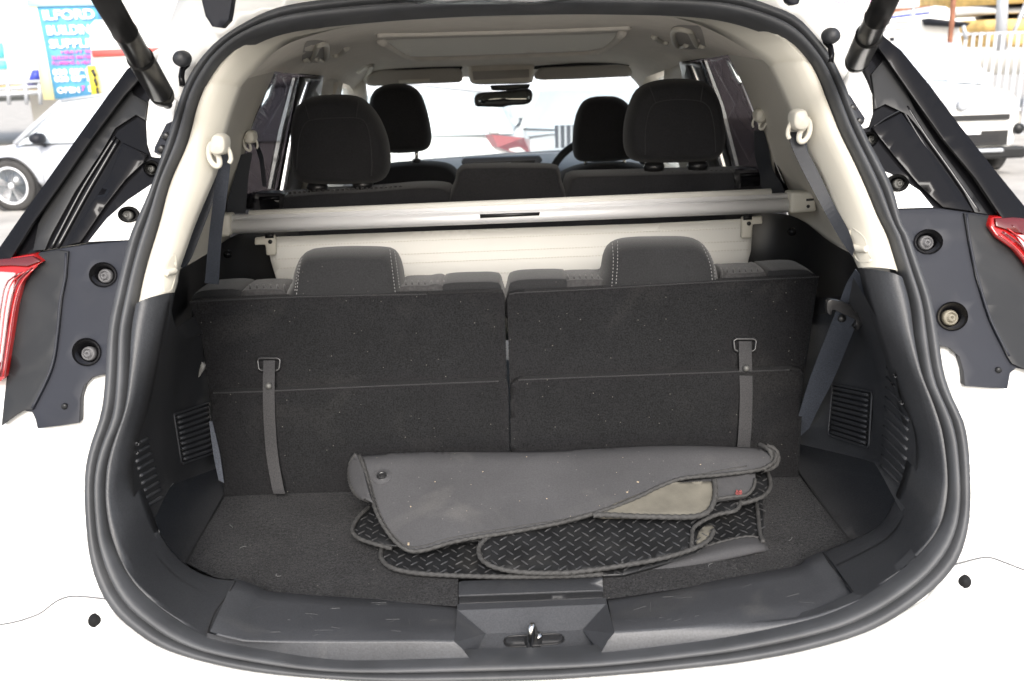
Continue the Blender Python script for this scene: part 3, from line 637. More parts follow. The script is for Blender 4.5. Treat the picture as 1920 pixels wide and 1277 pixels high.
# ---- lower side walls (wheel-arch trims)
wl_ = loftpx('wheel_arch_trim', [[(318,560,1.26),(300,660,1.21),(280,760,1.18),(255,840,1.15),(250,900,1.14),(255,960,1.15),(282,990,1.18)],
                           [(330,615,1.34),(318,660,1.31),(312,740,1.29),(312,820,1.27),(314,880,1.265),(316,905,1.265),(320,912,1.265)],
                           [(352,632,1.54),(342,665,1.49),(332,740,1.44),(332,800,1.41),(337,860,1.385),(339,895,1.375),(342,902,1.37)],
                           [(410,620,1.74),(412,670,1.72),(416,740,1.69),(420,800,1.66),(423,860,1.63),(424,866,1.62),(424,872,1.61)]], M['plasd'], car, n=30, sub=5)
loftpx('wheel_arch_ledge', [[(296,650,1.30),(330,616,1.50),(352,600,1.60),(400,572,1.78)], [(318,664,1.36),(336,647,1.46),(358,632,1.56),(412,618,1.74)]], M['plasd'], car, n=14, sub=4)
wr_ = loftpx('wheel_arch_trim', [[(1600,520,1.27),(1665,640,1.23),(1685,740,1.20),(1712,800,1.18),(1718,860,1.16),(1716,920,1.15),(1690,960,1.16)],
                           [(1590,570,1.36),(1645,650,1.31),(1655,720,1.30),(1655,800,1.28),(1652,840,1.28),(1648,866,1.275),(1642,872,1.275)],
                           [(1582,580,1.53),(1622,660,1.44),(1635,730,1.41),(1635,790,1.39),(1632,830,1.375),(1628,855,1.37),(1622,862,1.365)],
                           [(1492,600,1.74),(1490,680,1.71),(1488,740,1.68),(1486,780,1.65),(1486,810,1.62),(1486,822,1.61),(1488,830,1.60)]], M['plas'], car, n=30, sub=5)
loftpx('wheel_arch_ledge', [[(1480,562,1.80),(1560,556,1.62),(1604,556,1.46)], [(1490,602,1.74),(1582,582,1.53),(1622,604,1.42)]], M['plasd'], car, n=14, sub=4)
def wallsnap(o):
    t = bvh(o)
    def f(x, y, lift=0):
        p = snap(t, x, y, lift); return p if p is not None else at(x, y, 1.45)
    return f
wsl, wsr = wallsnap(wl_), wallsnap(wr_)
# vent grilles with slats
for f, quad, side, ns, par in ((wsl, [(327,778),(390,757),(402,848),(341,868)], -1, 9, wl_), (wsr, [(1562,722),(1634,736),(1628,838),(1554,814)], 1, 10, wr_)):
    q3 = [f(*p, .004) for p in quad]; cc = sum(q3, Vector())/4; nn = (q3[1]-q3[0]).cross(q3[3]-q3[0]).normalized()
    if nn.dot(CAM-cc) < 0: nn = -nn
    fr = crom([tuple(cc+(p-cc)*1.03) for p in q3], 60, True, smooth=False)
    g = tube('vent_frame', [Vector(p) for p in fr], .0020, M['plas'], par, 8, closed=True)
    bk = [cc+(p-cc)*.99-nn*.002 for p in q3]
    mesh('vent_back', bk, [(0, 1, 2, 3)], M['blkm'], par, False)
    for i in range(ns):
        t = (i+.6)/(ns+.2); A = q3[0].lerp(q3[3], t); B = q3[1].lerp(q3[2], t)
        P = [A.lerp(B, .05+.9*k/6)+nn*.0012 for k in range(7)]
        mesh('slat', *tube('', P, .0028, None, None, 8, build=False), M['plas'], par)
for f, a0, a1, side, ns, par in ((wsl, (262,826), (290,935), -1, 9, wl_), (wsr, (1664,690), (1652,872), 1, 11, wr_)):
    for i in range(ns):
        t = i/(ns-1); x, y = lerp(a0, a1, t)
        e = (x-10 if side < 0 else x+44, y+(26 if side < 0 else 44))
        if side < 0: e = (x+14, y-4); x0, y0 = x-14, y+12
        else: x0, y0 = x, y
        P = [f(*lerp((x0, y0), e, k/6), .002) for k in range(7)]
        mesh('rib', *tube('', P, .0026, None, None, 8, build=False), M['plas'], par)
# ---- dark side walls further back and above
loftpx('quarter_lining', [[(320,516,1.58),(312,560,1.58),(306,600,1.56),(300,650,1.50)], [(393,471,1.88),(390,540,1.88),(390,600,1.86),(390,660,1.84)], [(455,436,2.02),(470,520,2.0),(470,600,2.0),(470,660,2.0)], [(560,425,2.06),(560,520,2.06),(560,600,2.06),(560,660,2.06)]], M['blk'], car, n=16, sub=6)
loftpx('quarter_lining', [[(1612,482,1.56),(1624,540,1.55),(1634,590,1.53),(1640,640,1.50)], [(1560,456,1.80),(1556,530,1.80),(1550,590,1.78),(1546,650,1.78)], [(1482,404,2.02),(1470,500,2.0),(1470,580,2.0),(1470,660,2.0)], [(1360,400,2.06),(1360,500,2.06),(1360,580,2.06),(1360,660,2.06)]], M['blk'], car, n=16, sub=6)
# cream quarter trims up to the rear window
ql = loftpx('quarter_trim', [[(452,112,1.60),(424,190,1.58),(398,270,1.57),(372,350,1.57),(342,430,1.58),(316,520,1.58)],
                        [(500,128,1.86),(462,200,1.84),(440,270,1.84),(418,350,1.88),(402,420,1.91),(393,473,1.88)],
                        [(516,132,2.02),(480,220,1.99),(456,300,1.96),(438,380,2.02),(434,430,2.04),(430,452,2.04)]], M['creamd'], car, n=30, sub=6)
qr = loftpx('quarter_trim', [[(1440,80,1.60),(1476,155,1.58),(1508,230,1.57),(1538,300,1.57),(1584,400,1.58),(1616,484,1.56)],
                        [(1385,92,1.86),(1420,160,1.84),(1452,225,1.84),(1482,300,1.88),(1524,390,1.93),(1562,458,1.82)],
                        [(1364,100,2.02),(1398,170,1.99),(1428,250,1.96),(1452,330,2.0),(1472,380,2.04),(1486,436,2.04)]], M['creamd'], car, n=30, sub=6)
# rear door area: privacy window, dark frame, cut openings and a lighter pane shaped as strips of daylight
for side, win, gray, wht, fl, sk in ((-1, [(514,133,2.03),(604,142,2.6),(592,240,2.62),(578,370,2.62),(430,400,1.95),(452,310,1.97),(478,225,2.0)], [(548,146),(558,146),(535,240),(512,354),(502,354),(522,245)], [(572,153),(581,154),(556,230),(534,358),(522,358),(540,260),(556,200)], [(600,142),(634,150),(640,200),(600,400),(572,400)], [(516,140),(512,156),(500,172),(488,205),(498,196),(508,182),(518,150)]),
                             (1, [(1366,102,2.03),(1276,116,2.6),(1290,190,2.62),(1330,375,2.62),(1480,372,1.95),(1450,300,1.97),(1412,215,2.0)], [(1316,114),(1325,113),(1358,200),(1386,313),(1376,314),(1346,200)], [(1292,123),(1301,122),(1330,190),(1364,314),(1352,314),(1322,200)], [(1280,116),(1246,124),(1242,180),(1290,380),(1320,380)], [(1360,112),(1366,114),(1388,152),(1386,160),(1376,146)])):
    wp = plane3(at(*win[0]), at(*win[2]), at(*win[4]))
    W2 = [p[:2] for p in win]
    dr = slab('rear_door_glass', W2, wp, .006, M['privacy'], car, step=30, bev=0, holes=[wht, gray, sk], d=(side*.006, 0, 0))
    for nm, q, mm, off in (('door_frame', [W2[1], W2[2], W2[3], (W2[3][0]+side*60, W2[3][1]), (W2[1][0]+side*42, W2[1][1]+2)], M['blk'], .0), ('tinted_glass', gray, M['greyglass'], -.0)):
        slab(nm, q, lambda x, y: wp(x, y)+Vector((-side*(.004-off), 0, 0)), .006, mm, car, step=20, bev=0, holes=[wht, gray] if nm == 'door_frame' else [], d=(side*.006, 0, 0))
    slab('quarter_glass_edge', sk, wp, .004, M['winglass'], car, step=10, bev=0, d=(side*.004, 0, 0))
    fp = plane3(at(fl[0][0], fl[0][1], 2.62), at(fl[1][0], fl[1][1], 2.85), at(fl[-1][0], fl[-1][1], 2.62))
    slab('b_pillar_trim', fl, fp, .02, M['creamd'], car, step=30, bev=.004, d=(side*.02, 0, 0))
# front door windows and lower door walls
for s in (-1, 1):
    vs = [Vector((s*x, Y, z)) for Y, (x, z) in ((2.9, (.64, 1.10)), (3.9, (.66, 1.10)), (3.45, (.56, 1.43)), (2.9, (.545, 1.46)))]
    mesh('front_door_glass', vs, [(0, 1, 2, 3)], M['winglass'], car, False, [('solid', .004)])
    rws = [[Vector((s*.66, Y, .45)), Vector((s*.67, Y, .9)), Vector((s*.66, Y, 1.10)), Vector((s*.75, Y, 1.09))] for Y in (1.95, 2.6, 3.3, 4.1)]
    grid('door_card', rws, M['creamd'], car)
    rws = [[Vector((s*.65, Y0, 1.08)), Vector((s*.545, Y1, 1.47))] for Y0, Y1 in ((2.80, 2.80), (2.94, 2.94))]
    grid('b_pillar', rws, M['headl'], car, mods=[('solid', .05)])
    tube('a_pillar', [Vector((s*.66, 4.1, 1.06)), Vector((s*.62, 3.85, 1.22)), Vector((s*.565, 3.6, 1.40)), Vector((s*.54, 3.4, 1.47))], .045, M['headl'], car, 12)
# ---- headlining: traced in stations across the car
def hl(pts, n): return [at(*p) for p in crom(pts, n)]
H = [[(440,140,1.50),(520,92,1.58),(608,58,1.64),(796,34,1.66),(999,27,1.66),(1232,25,1.66),(1341,55,1.64),(1400,85,1.58),(1450,118,1.50)],
     [(468,146,1.66),(530,112,1.74),(600,80,1.82),(720,60,1.86),(960,52,1.88),(1180,48,1.86),(1300,62,1.82),(1375,90,1.74),(1425,112,1.66)],
     [(514,134,2.00),(545,112,2.02),(610,92,2.06),(730,78,2.14),(955,71,2.16),(1155,64,2.14),(1275,76,2.06),(1335,92,2.02),(1368,102,2.00)],
     [(600,144,2.55),(620,124,2.58),(668,108,2.62),(760,103,2.75),(950,98,2.78),(1130,93,2.75),(1215,94,2.62),(1260,104,2.58),(1282,118,2.55)],
     [(655,160,3.25),(664,150,3.28),(695,136,3.3),(775,131,3.36),(945,128,3.38),(1100,122,3.36),(1170,122,3.3),(1198,132,3.28),(1212,145,3.25)],
     [(668,178,3.50),(676,164,3.50),(700,153,3.5),(780,147,3.5),(945,143,3.5),(1095,138,3.5),(1165,137,3.5),(1186,148,3.50),(1200,165,3.50)]]
rs = [hl(h_, 60) for h_ in H]
rr_ = []
for i in range(len(rs)-1):
    for t in range(5): rr_.append([a.lerp(b, t/5) for a, b in zip(rs[i], rs[i+1])])
rr_.append(rs[-1])
head = grid('headlining', rr_, M['headl'], car)
th = bvh(head)
def hs(x, y, lift=.002):
    p = snap(th, x, y, lift); return p if p is not None else at(x, y, 2.6)
# sunroof blind: a panel sunk into the headlining
blind = fill('sunroof_blind', [(716,76),(760,73),(955,68),(1120,64),(1166,60),(1150,78),(1128,90),(1100,95),(950,101),(800,106),(770,106),(745,96)], lambda x, y: hs(x, y, .012), M['blanket'], car, step=14)
tube('blind_edge', [hs(x, y, .016) for x, y in crom([(714,76),(745,97),(770,108),(800,109),(950,104),(1100,98),(1129,93),(1152,79),(1168,60)], 50)], .010, M['headl'], blind, 10)
tube('roof_seam', [hs(x, y, .004) for x, y in crom([(708,64),(955,58),(1180,50)], 40)], .007, M['headl'], car, 8)
# windscreen
ws = [at(655,180,3.55), at(1215,165,3.55), at(1235,300,4.25), at(632,318,4.25)]
mesh('windscreen', ws, [(0, 1, 2, 3)], M['winglass'], car, False, [('solid', .005)])
# sun visors, console, mirror
vis = []
for P_ in ([(690,160),(700,134),(760,131),(850,128),(866,134),(866,152),(850,155),(760,158)], [(1004,148),(1010,130),(1030,126),(1150,122),(1178,124),(1184,142),(1150,145),(1060,149)]):
    vis.append(cushion('sun_visor', P_, lambda x, y: at(x, y, 3.22), .035, M['visor'], car, puff=.5))
slab('visor_label', [(748,150),(806,148),(806,154),(748,156)], lambda x, y: at(x, y, 3.19), .002, M['cream'], vis[0], step=30, bev=0)
for s in ([(692,134),(700,131),(850,125),(866,129)], [(1004,129),(1012,126),(1150,118),(1180,121)]):
    tube('visor_shadow_gap', [at(x, y, 3.26) for x, y in crom(s, 20)], .006, M['blkm'], car, 8)
con = cushion('overhead_console', [(878,112),(892,108),(940,107),(990,106),(1002,112),(1000,148),(990,156),(940,158),(892,158),(880,148)], lambda x, y: at(x, y, 3.28), .05, M['headl'], car, puff=.6)
slab('lamp_lens', [(886,134),(992,130),(992,145),(888,150)], lambda x, y: at(x, y, 3.245), .004, M['visor'], con, step=30, bev=.002)
slab('mirror_stalk', [(918,160),(995,157),(992,166),(960,170),(922,170)], lambda x, y: at(x, y, 3.34), .04, M['blk'], car, step=30, bev=.006)
mir = cushion('rear_view_mirror', [(889,186),(893,177),(906,173),(950,170),(985,166),(995,168),(999,178),(996,190),(985,196),(955,198),(944,201),(930,201),(905,200),(892,199)], lambda x, y: at(x, y, 3.25), .035, M['blk'], car, puff=.4, n=44)
slab('mirror_face', [(896,186),(906,179),(985,171),(992,174),(993,187),(982,192),(908,196),(898,194)], lambda x, y: at(x, y, 3.231), .002, M['mirror'], mir, step=30, bev=0)
# grab handles and coat hooks on the headlining
for P_, pl_, hk in (([(572,112),(582,114),(590,100),(597,84),(606,82),(612,86),(612,108),(602,114),(594,110)], [(566,114),(572,82),(584,76),(604,76),(616,84),(616,112),(596,118),(578,116)], [(626,104),(640,100),(650,90)]),
                    ([(1318,86),(1308,86),(1300,72),(1292,58),(1270,54),(1262,62),(1266,82),(1276,88),(1288,84)], [(1322,88),(1314,52),(1300,48),(1270,48),(1258,56),(1262,84),(1280,92),(1306,92)], [(1252,80),(1236,76),(1226,68)])):
    cu = slab('handle_recess_shade', crom(pl_, 30, True), lambda x, y: hs(x, y, .006), .004, M['visor'], car, step=16, bev=.001)  # darker plate on the headlining; the recess shade is put into its colour
    tube('grab_handle', [hs(x, y, .026) for x, y in crom(P_, 40)], .0062, M['cream'], car, 10)
    tube('coat_hook', [hs(x, y, .018) for x, y in crom(hk, 10)], .007, M['cream'], car, 10)
tube('front_grab_handle', [hs(x, y, .02) for x, y in crom([(684,152),(698,124),(692,122),(672,134)], 20)], .008, M['cream'], car, 10)
# ---- dashboard, steering wheel, instrument hood
D0 = [(640,318,4.2),(800,300,4.22),(960,289,4.24),(1100,282,4.22),(1230,290,4.2)]
D1 = [(640,350,3.7),(800,330,3.6),(960,318,3.55),(1100,315,3.6),(1230,330,3.7)]
D2 = [(640,420,3.6),(800,400,3.5),(960,385,3.45),(1100,385,3.5),(1230,400,3.6)]
dashm = mat('sunlit_dash_top', (.50, .50, .49), .5, bump=(900, .2))
dsh = loftpx('dashboard', [D0, [(a, b, c) for a, b, c in D1], D2], M['dash'], car, n=24, sub=5)
slab('dash_screen_hood', [(864,304),(868,297),(1012,292),(1018,300),(1008,312),(872,316)], lambda x, y: at(x, y, 3.62), .10, M['dash'], dsh, step=30, bev=.006)
slab('dash_screen', [(872,306),(1004,300),(1000,312),(878,314)], lambda x, y: at(x, y, 3.60), .006, M['blk'], dsh, step=30, bev=.001)
slab('screen_badge', [(922,306),(958,305),(958,311),(922,312)], lambda x, y: at(x, y, 3.594), .002, M['galv'], dsh, step=30, bev=0)
tube('windscreen_base', [at(x, y, 4.2) for x, y in ((640,320),(800,303),(960,291),(1100,284),(1230,292))], .012, M['blk'], car, 8)
sw = tube('steering_wheel', [at(1125,352,3.28)+Vector((.185*cos(a), -.05*sin(a)*0+.10*sin(a)*.4, .185*sin(a)*.92)) for a in [2*pi*i/40 for i in range(40)]], .014, M['blk'], car, 10, closed=True)
cushion('wheel_hub', [(1095,345),(1150,343),(1155,372),(1090,375)], lambda x, y: at(x, y, 3.34), .05, M['blk'], sw)
# ---- front seats
def headrest(name, outline, Y, D, m, parent, seamp=None, arcs=(), front=.5):
    h_ = cushion(name, outline, lambda x, y: at(x, y, Y), D, m, parent, n=64, front=front, puff=1.0)
    for a in arcs: seamline('seam', h_, a, .0011*Y/2, M['seam'], h_, 50, lift=.0004)
    return h_
for P_, B_, stems, Y in (([(693,200),(697,178),(710,164),(735,157),(762,158),(782,168),(795,190),(806,230),(809,262),(800,280),(770,286),(730,286),(705,275),(695,240)], [(690,420),(690,330),(715,310),(760,303),(820,303),(850,312),(862,335),(865,420)], [(781, 292)], 3.05),
                         ([(1074,282),(1074,250),(1080,215),(1092,192),(1110,182),(1140,180),(1160,183),(1178,196),(1190,220),(1196,260),(1190,290),(1170,300),(1100,303),(1080,298)], [(1045,420),(1048,335),(1060,318),(1100,306),(1160,303),(1210,310),(1235,330),(1240,420)], [(1098, 304), (1170, 303)], 3.0)):
    s = cushion('front_seat', B_, lambda x, y, Y=Y: at(x, y, Y+.03), .16, M['fabric'], car, puff=.5)
    hh = headrest('headrest', P_, Y, .11, M['fabric'], s)
    for x, y in stems: tube('headrest_post', [at(x, y-12, Y), at(x, y+16, Y+.01)], .006, M['steel'], s, 10)
    for x, y in stems: turned('post_guide', [(.014, -.004), (.014, .006), (.008, .008)], at(x, y+10, Y), (0, 0, 1), M['blk'], s, 14)
# ---- second row
HL2 = [(548,280),(549,235),(556,205),(572,188),(600,179),(640,177),(672,181),(692,195),(712,222),(727,260),(732,300),(728,325),(712,340),(680,344),(620,345),(575,342),(555,328)]
HR2 = [(1170,275),(1170,235),(1178,200),(1192,170),(1215,155),(1250,148),(1290,148),(1322,155),(1342,178),(1354,220),(1357,262),(1350,288),(1330,300),(1280,304),(1215,304),(1182,298)]
Y2 = 2.22
s2 = []
B1 = [(430,470),(440,380),(452,368),(480,362),(540,360),(600,355),(700,350),(790,343),(835,344),(852,352),(856,372),(857,470)]
B2 = [(853,400),(855,330),(862,312),(880,308),(960,307),(1035,308),(1048,316),(1052,335),(1052,400)]
B3 = [(1050,470),(1056,345),(1064,326),(1080,322),(1160,320),(1300,316),(1400,314),(1440,316),(1452,330),(1460,380),(1465,470)]
sl = cushion('second_row_seat', B1, lambda x, y: at(x, y, Y2), .16, M['fabric'], car, puff=.28, n=90)
sr = cushion('second_row_seat', B3, lambda x, y: at(x, y, Y2), .16, M['fabric'], car, puff=.28, n=90)
sm = cushion('centre_headrest', B2, lambda x, y: at(x, y, Y2-.02), .13, M['fabric'], sl, puff=.45, n=70)
smb = cushion('centre_backrest', [(856,470),(856,372),(880,368),(1035,365),(1053,370),(1053,470)], lambda x, y: at(x, y, Y2-.01), .14, M['fabric'], sl, puff=.2)
for hp, arcs, st, par in ((HL2, ([(556,318),(560,265),(572,232),(592,224),(640,221),(678,224),(692,250),(697,300),(696,330)], [(572,196),(580,224)], [(672,190),(668,222)]), ((595,350), (680,345)), sl),
                          (HR2, ([(1210,290),(1211,240),(1220,203),(1240,190),(1290,187),(1325,196),(1338,230),(1342,285)], [(1217,160),(1230,194)], [(1318,160),(1314,192)]), ((1226,312), (1308,310)), sr)):
    hh = headrest('headrest', hp, Y2-.01, .12, M['fabric'], par, None, arcs)
    for x, y in st:
        tube('headrest_post', [at(x, y-14, Y2), at(x, y+12, Y2+.0)], .006, M['steel'], par, 10)
        turned('post_guide', [(.0, -.012), (.022, -.011), (.026, .0), (.022, .008), (.01, .011), (0, .011)], at(x, y, Y2-.02), (0, 0, 1), M['blk'], par, 16)
for x0, y0, x1, y1, par in ((474,362,532,396, sl), (1376,318,1434,352, sr)):
    bz = slab('release_handle', crom([(x0,y0+6),(x0+6,y0),(x1-6,y0),(x1,y0+4),(x1-2,y1),(x0+4,y1+2)], 40, True, smooth=False), lambda x, y: at(x, y, Y2-.085), .05, M['blk'], par, step=18, bev=.005)
    slab('handle_pocket', [(x0+12,y0+14),(x1-8,y0+12),(x1-9,y1-4),(x0+14,y1-2)], lambda x, y: at(x, y, Y2-.088), .004, M['gloss'], par, step=18, bev=.001)
    tube('handle_bar', [at(x0+12, y0+11, Y2-.09), at(x1-8, y0+9, Y2-.09)], .005, M['gloss'], par, 8)
for x0, x1, ya, yb, par in ((535,760,362,350, sl), (1160,1370,327,320, sr)):        # woven band on the shoulder
    k = int((x1-x0)/9)
    prt = []
    for i in range(k):
        x = x0+(x1-x0)*i/k; y = ya+(yb-ya)*i/k
        prt.append(boxvf(at(x, y, Y2-.045), (.0065, .004, .006)))
        if i % 2: prt.append(boxvf(at(x+3, y+6, Y2-.07), (.009, .004, .003)))
    v, f = join(prt); q = mesh('woven_band', v, f, M['fabricw'], par, False); q['kind'] = 'stuff'
# ---- seat belts: ribbons with real width
def ribbon(name, strip, m, parent, th=.0016):
    L = [crom([(a, b, Y) for a, b, c, d, Y in strip], 30), crom([(c, d, Y) for a, b, c, d, Y in strip], 30)]
    mid = [lerp(a, b, .5) for a, b in zip(*L)]
    return grid(name, [[at(*p) for p in L[0]], [at(*p) for p in mid], [at(*p) for p in L[1]]], m, parent, smooth=False, mods=[('solid', th, 0)])
bl1 = ribbon('seat_belt', [(409,290,430,290,1.38),(406,315,431,318,1.41),(399,380,424,380,1.46),(392,440,416,442,1.52),(384,530,410,533,1.60)], M['belt'], car)
bl2 = ribbon('seat_belt', [(390,300,409,310,1.415),(378,345,403,352,1.405),(365,380,397,384,1.395),(350,425,380,430,1.375),(336,478,359,483,1.35),(330,498,346,502,1.335)], M['beltd'], car)
br1 = ribbon('seat_belt', [(1478,248,1504,248,1.41),(1484,275,1508,272,1.40),(1510,330,1532,318,1.39),(1545,395,1562,380,1.37),(1575,448,1590,430,1.33),(1598,480,1602,468,1.30)], M['beltd'], car)
br1b = ribbon('seat_belt', [(1504,262,1518,258,1.42),(1520,310,1534,306,1.42),(1545,365,1560,360,1.40)], M['belt'], car)
br2 = ribbon('seat_belt', [(1604,505,1618,520,1.30),(1588,530,1622,560,1.34),(1572,572,1606,606,1.38),(1545,640,1588,650,1.45),(1520,705,1562,712,1.51),(1500,770,1530,775,1.56),(1485,830,1505,830,1.60)], M['belt'], car)
ribbon('seat_belt', [(392,790,398,790,1.56),(400,850,412,850,1.54),(410,900,420,905,1.53)], M['belt'], car)
# belt tongue on the right belt
tg_ = slab('belt_tongue', crom([(1551,569),(1558,562),(1579,566),(1600,575),(1614,583),(1620,594),(1618,608),(1611,618),(1603,618),(1601,612),(1606,605),(1602,599),(1580,589),(1562,581),(1559,590),(1552,587)], 60, True), lambda x, y: at(x, y, 1.345), .010, M['blk'], car, step=20, bev=.003)
turned('belt_stop_button', [(0, -.003), (.0055, -.003), (.0065, 0), (.0065, .002)], at(1579, 597, 1.372), (0, 1, -.2), M['blk'], car, 18)
# belt guides on the D pillars (cream cover and loop) and one smaller pair behind
def guide(cx, cy, s, side, Y, name='belt_guide'):
    S = lambda pts: [(cx+side*x*s, cy+y*s) for x, y in pts]
    g = cushion(name, S([(-8,-30),(4,-32),(14,-26),(17,-12),(15,2),(6,8),(-6,7),(-14,0),(-13,-16)]), lambda x, y: at(x, y, Y-.012), .035, M['cream'], car, n=40)
    tube('belt_loop', [at(x, y, Y-.014) for x, y in crom(S([(-13,-14),(-20,-4),(-19,14),(-12,26),(-4,30),(0,24),(-3,10),(-10,2)]), 36, True)], .0042*s, M['cream'], g, 10, closed=True, mods=())
    tube('loop_arm', [at(x, y, Y-.01) for x, y in crom(S([(14,-6),(19,4),(21,16),(18,24)]), 14)], .0035*s, M['cream'], g, 10)
    return g
guide(412, 282, 1.0, 1, 1.385); guide(1498, 236, 1.0, -1, 1.405)
guide(470, 264, .62, 1, 1.93); guide(1424, 224, .62, -1, 1.93)
ribbon('seat_belt', [(476,270,484,270,1.94),(486,300,494,296,1.98),(492,350,500,350,2.0)], M['beltd'], car)
ribbon('seat_belt', [(452,290,474,285,1.93),(440,330,466,330,1.93),(428,375,462,380,1.93),(425,400,460,400,1.93)], M['beltd'], car)
ribbon('seat_belt', [(1414,245,1432,245,1.93),(1415,290,1442,280,1.95),(1425,330,1450,320,1.97),(1430,372,1478,360,1.97)], M['beltd'], car)
# small bright fittings in the dark side pockets
for x, y, Y in ((428, 476, 1.88), (1484, 434, 1.88)): turned('retainer_knob', [(0, -.012), (.007, -.010), (.009, -.002), (.007, .004)], at(x, y, Y), (0, 1, 0), M['gloss'], car, 16)
tube('side_hook', [at(x, y, 1.42) for x, y in ((381,680),(377,692),(374,706),(379,694),(383,683))], .003, M['bolt'], car, 8)
for P_ in ([(470,450),(500,440),(520,530),(470,530)], [(1405,405),(1465,400),(1465,480),(1395,500)]):
    slab('seat_side', P_, lambda x, y: at(x, y, 2.1), .05, M['fabric'], car, step=30, bev=.01)
# ---- third row: carpeted backs, cushions behind, headrests, pull straps
topL, botL = at(650, 557, 1.66), at(650, 925, 1.545)
def tiltplane(px0, py0, Y0, px1, py1, Y1):
    a, b = at(px0, py0, Y0), at(px1, py1, Y1); return plane3(a, b, a+Vector((1, 0, 0)))
pu = tiltplane(650, 557, 1.655, 650, 728, 1.60); plw = tiltplane(650, 728, 1.582, 650, 925, 1.545)
pur = tiltplane(1240, 532, 1.655, 1240, 702, 1.60); plwr = tiltplane(1240, 702, 1.582, 1240, 900, 1.545)
for side, up_, lo_, ps, pq in ((-1, [(356,566),(500,559),(640,555),(800,552),(930,547),(942,549),(946,560),(950,722),(700,740),(393,745),(392,728),(381,650)], [(394,742),(398,736),(500,733),(700,724),(940,714),(950,718),(953,730),(957,940),(420,950),(420,926),(405,840)], pu, plw),
                         (1, [(951,560),(955,552),(970,549),(1100,543),(1300,531),(1536,519),(1531,545),(1518,640),(1508,700),(1300,712),(956,724)], [(957,726),(960,718),(975,712),(1200,703),(1480,693),(1502,694),(1507,700),(1503,790),(1497,892),(1497,905),(958,930)], pur, plwr)):
    seat = slab('third_row_seat', up_, ps, .028, M['carpetp'], car, step=16, bev=.005)
    lowp = slab('lower_back_flap', lo_, pq, .026, M['carpetp'], seat, step=16, bev=.005)
    for nm_, ln_ in (('edge_fold', up_[:4] if side < 0 else up_[1:6]), ('edge_fold', [(400,737),(500,733.5),(700,724.5),(935,714.8)] if side < 0 else [(972,712.5),(1200,703.4),(1480,693.5)])):
        sf_ = ps if ln_ is not None and ln_[0][1] < 620 else pq
        tube(nm_, [sf_(x, y)+Vector((0, -.0006, 0)) for x, y in crom(ln_, 40)], .0010, M['fabric3'], seat, 6)
    pile('carpet_pile', seat, 40000, .0016, M['carpetp'], seat, 5+side); pile('carpet_pile', lowp, 32000, .0016, M['carpetp'], seat, 15+side)
    if side < 0:
        strips = ([(375,560),(374,545),(388,535),(420,531),(455,531),(470,540),(470,590),(380,590)], [(464,590),(462,540),(480,532),(530,531),(545,536),(550,550),(552,590)], [(754,590),(754,532),(765,525),(800,524),(835,526),(838,590)], [(828,590),(828,532),(840,520),(900,517),(930,518),(942,528),(944,590)])
        hr = [(553,570),(553,520),(560,492),(572,474),(595,468),(660,465),(725,467),(742,474),(752,492),(758,520),(759,548),(755,570)]
        st = ([(571,472),(562,500),(556,552)], [(567,476),(559,503),(553,545)], [(731,468),(735,500),(741,548)], [(740,472),(744,500),(749,540)])
    else:
        strips = ([(951,590),(951,530),(962,516),(1000,512),(1055,512),(1062,520),(1062,590)], [(1058,590),(1058,520),(1065,514),(1120,513),(1135,518),(1138,590)], [(1345,590),(1346,508),(1360,502),(1410,500),(1425,506),(1426,590)], [(1422,590),(1422,506),(1440,496),(1490,494),(1508,500),(1514,512),(1516,590)])
        hr = [(1129,560),(1128,500),(1135,470),(1150,455),(1180,448),(1240,446),(1295,447),(1318,458),(1332,480),(1341,510),(1343,540),(1341,560)]
        st = ([(1148,456),(1150,490),(1147,538)], [(1158,452),(1158,490),(1155,532)], [(1312,452),(1330,490),(1336,528)], [(1317,455),(1337,492),(1341,526)])
    for i, sp_ in enumerate(strips):
        cushion('seat_cushion' if i in (0, 3) else 'woven_bolster', sp_, lambda x, y: at(x, y, 1.745), .10, M['fabric3'] if i in (0, 3) else M['fabricw'], seat, n=50, puff=.25)
        if i in (1, 2):
            xs = [p[0] for p in sp_]; x0, x1 = min(xs)+6, max(xs)-6; yt = min(p[1] for p in sp_)
            vv = join([tube('', [at(x, yt+3, 1.715), at(x+1.5, yt+12, 1.702), at(x+2, yt+26, 1.697)], .0022, None, None, 6, build=False) for x in [x0+(x1-x0)*k/6 for k in range(7)]])
            q = mesh('pleat', *vv, M['fabricw'], seat); q['kind'] = 'stuff'
    hh = headrest('headrest', hr, 1.735, .13, M['fabric3'], seat)
    for k_, s_ in enumerate(st): seamline('stitching', hh, s_, .0007, M['thread'], hh, 26, lift=.0006, dash=1)
    # pull strap with its slotted plate
    if side < 0: pts = [(505,676,1.618),(504,722,1.590),(505,780,1.572),(510,850,1.555),(520,910,1.535),(524,926,1.525)]; w = 11; c = (505, 682)
    else: pts = [(1397,640,1.618),(1398,690,1.592),(1399,740,1.575),(1397,800,1.56),(1393,850,1.55)]; w = 12; c = (1396, 646)
    ribbon('pull_strap', [(x-w, y, x+w, y, Y-.005) for x, y, Y in pts], M['strap'], seat)
    fr_ = [(c[0]-21, c[1]-8), (c[0]-16, c[1]-11), (c[0]+16, c[1]-11), (c[0]+21, c[1]-8), (c[0]+19, c[1]+9), (c[0]+14, c[1]+12), (c[0]-14, c[1]+12), (c[0]-19, c[1]+9)]
    tube('strap_plate', [ps(x, y)+Vector((0, -.003, 0)) for x, y in crom(fr_, 40, True, smooth=False)], .0032, M['blk'], seat, 8, closed=True)
    sy = 724 if side < 0 else 691; sx = 504 if side < 0 else 1399
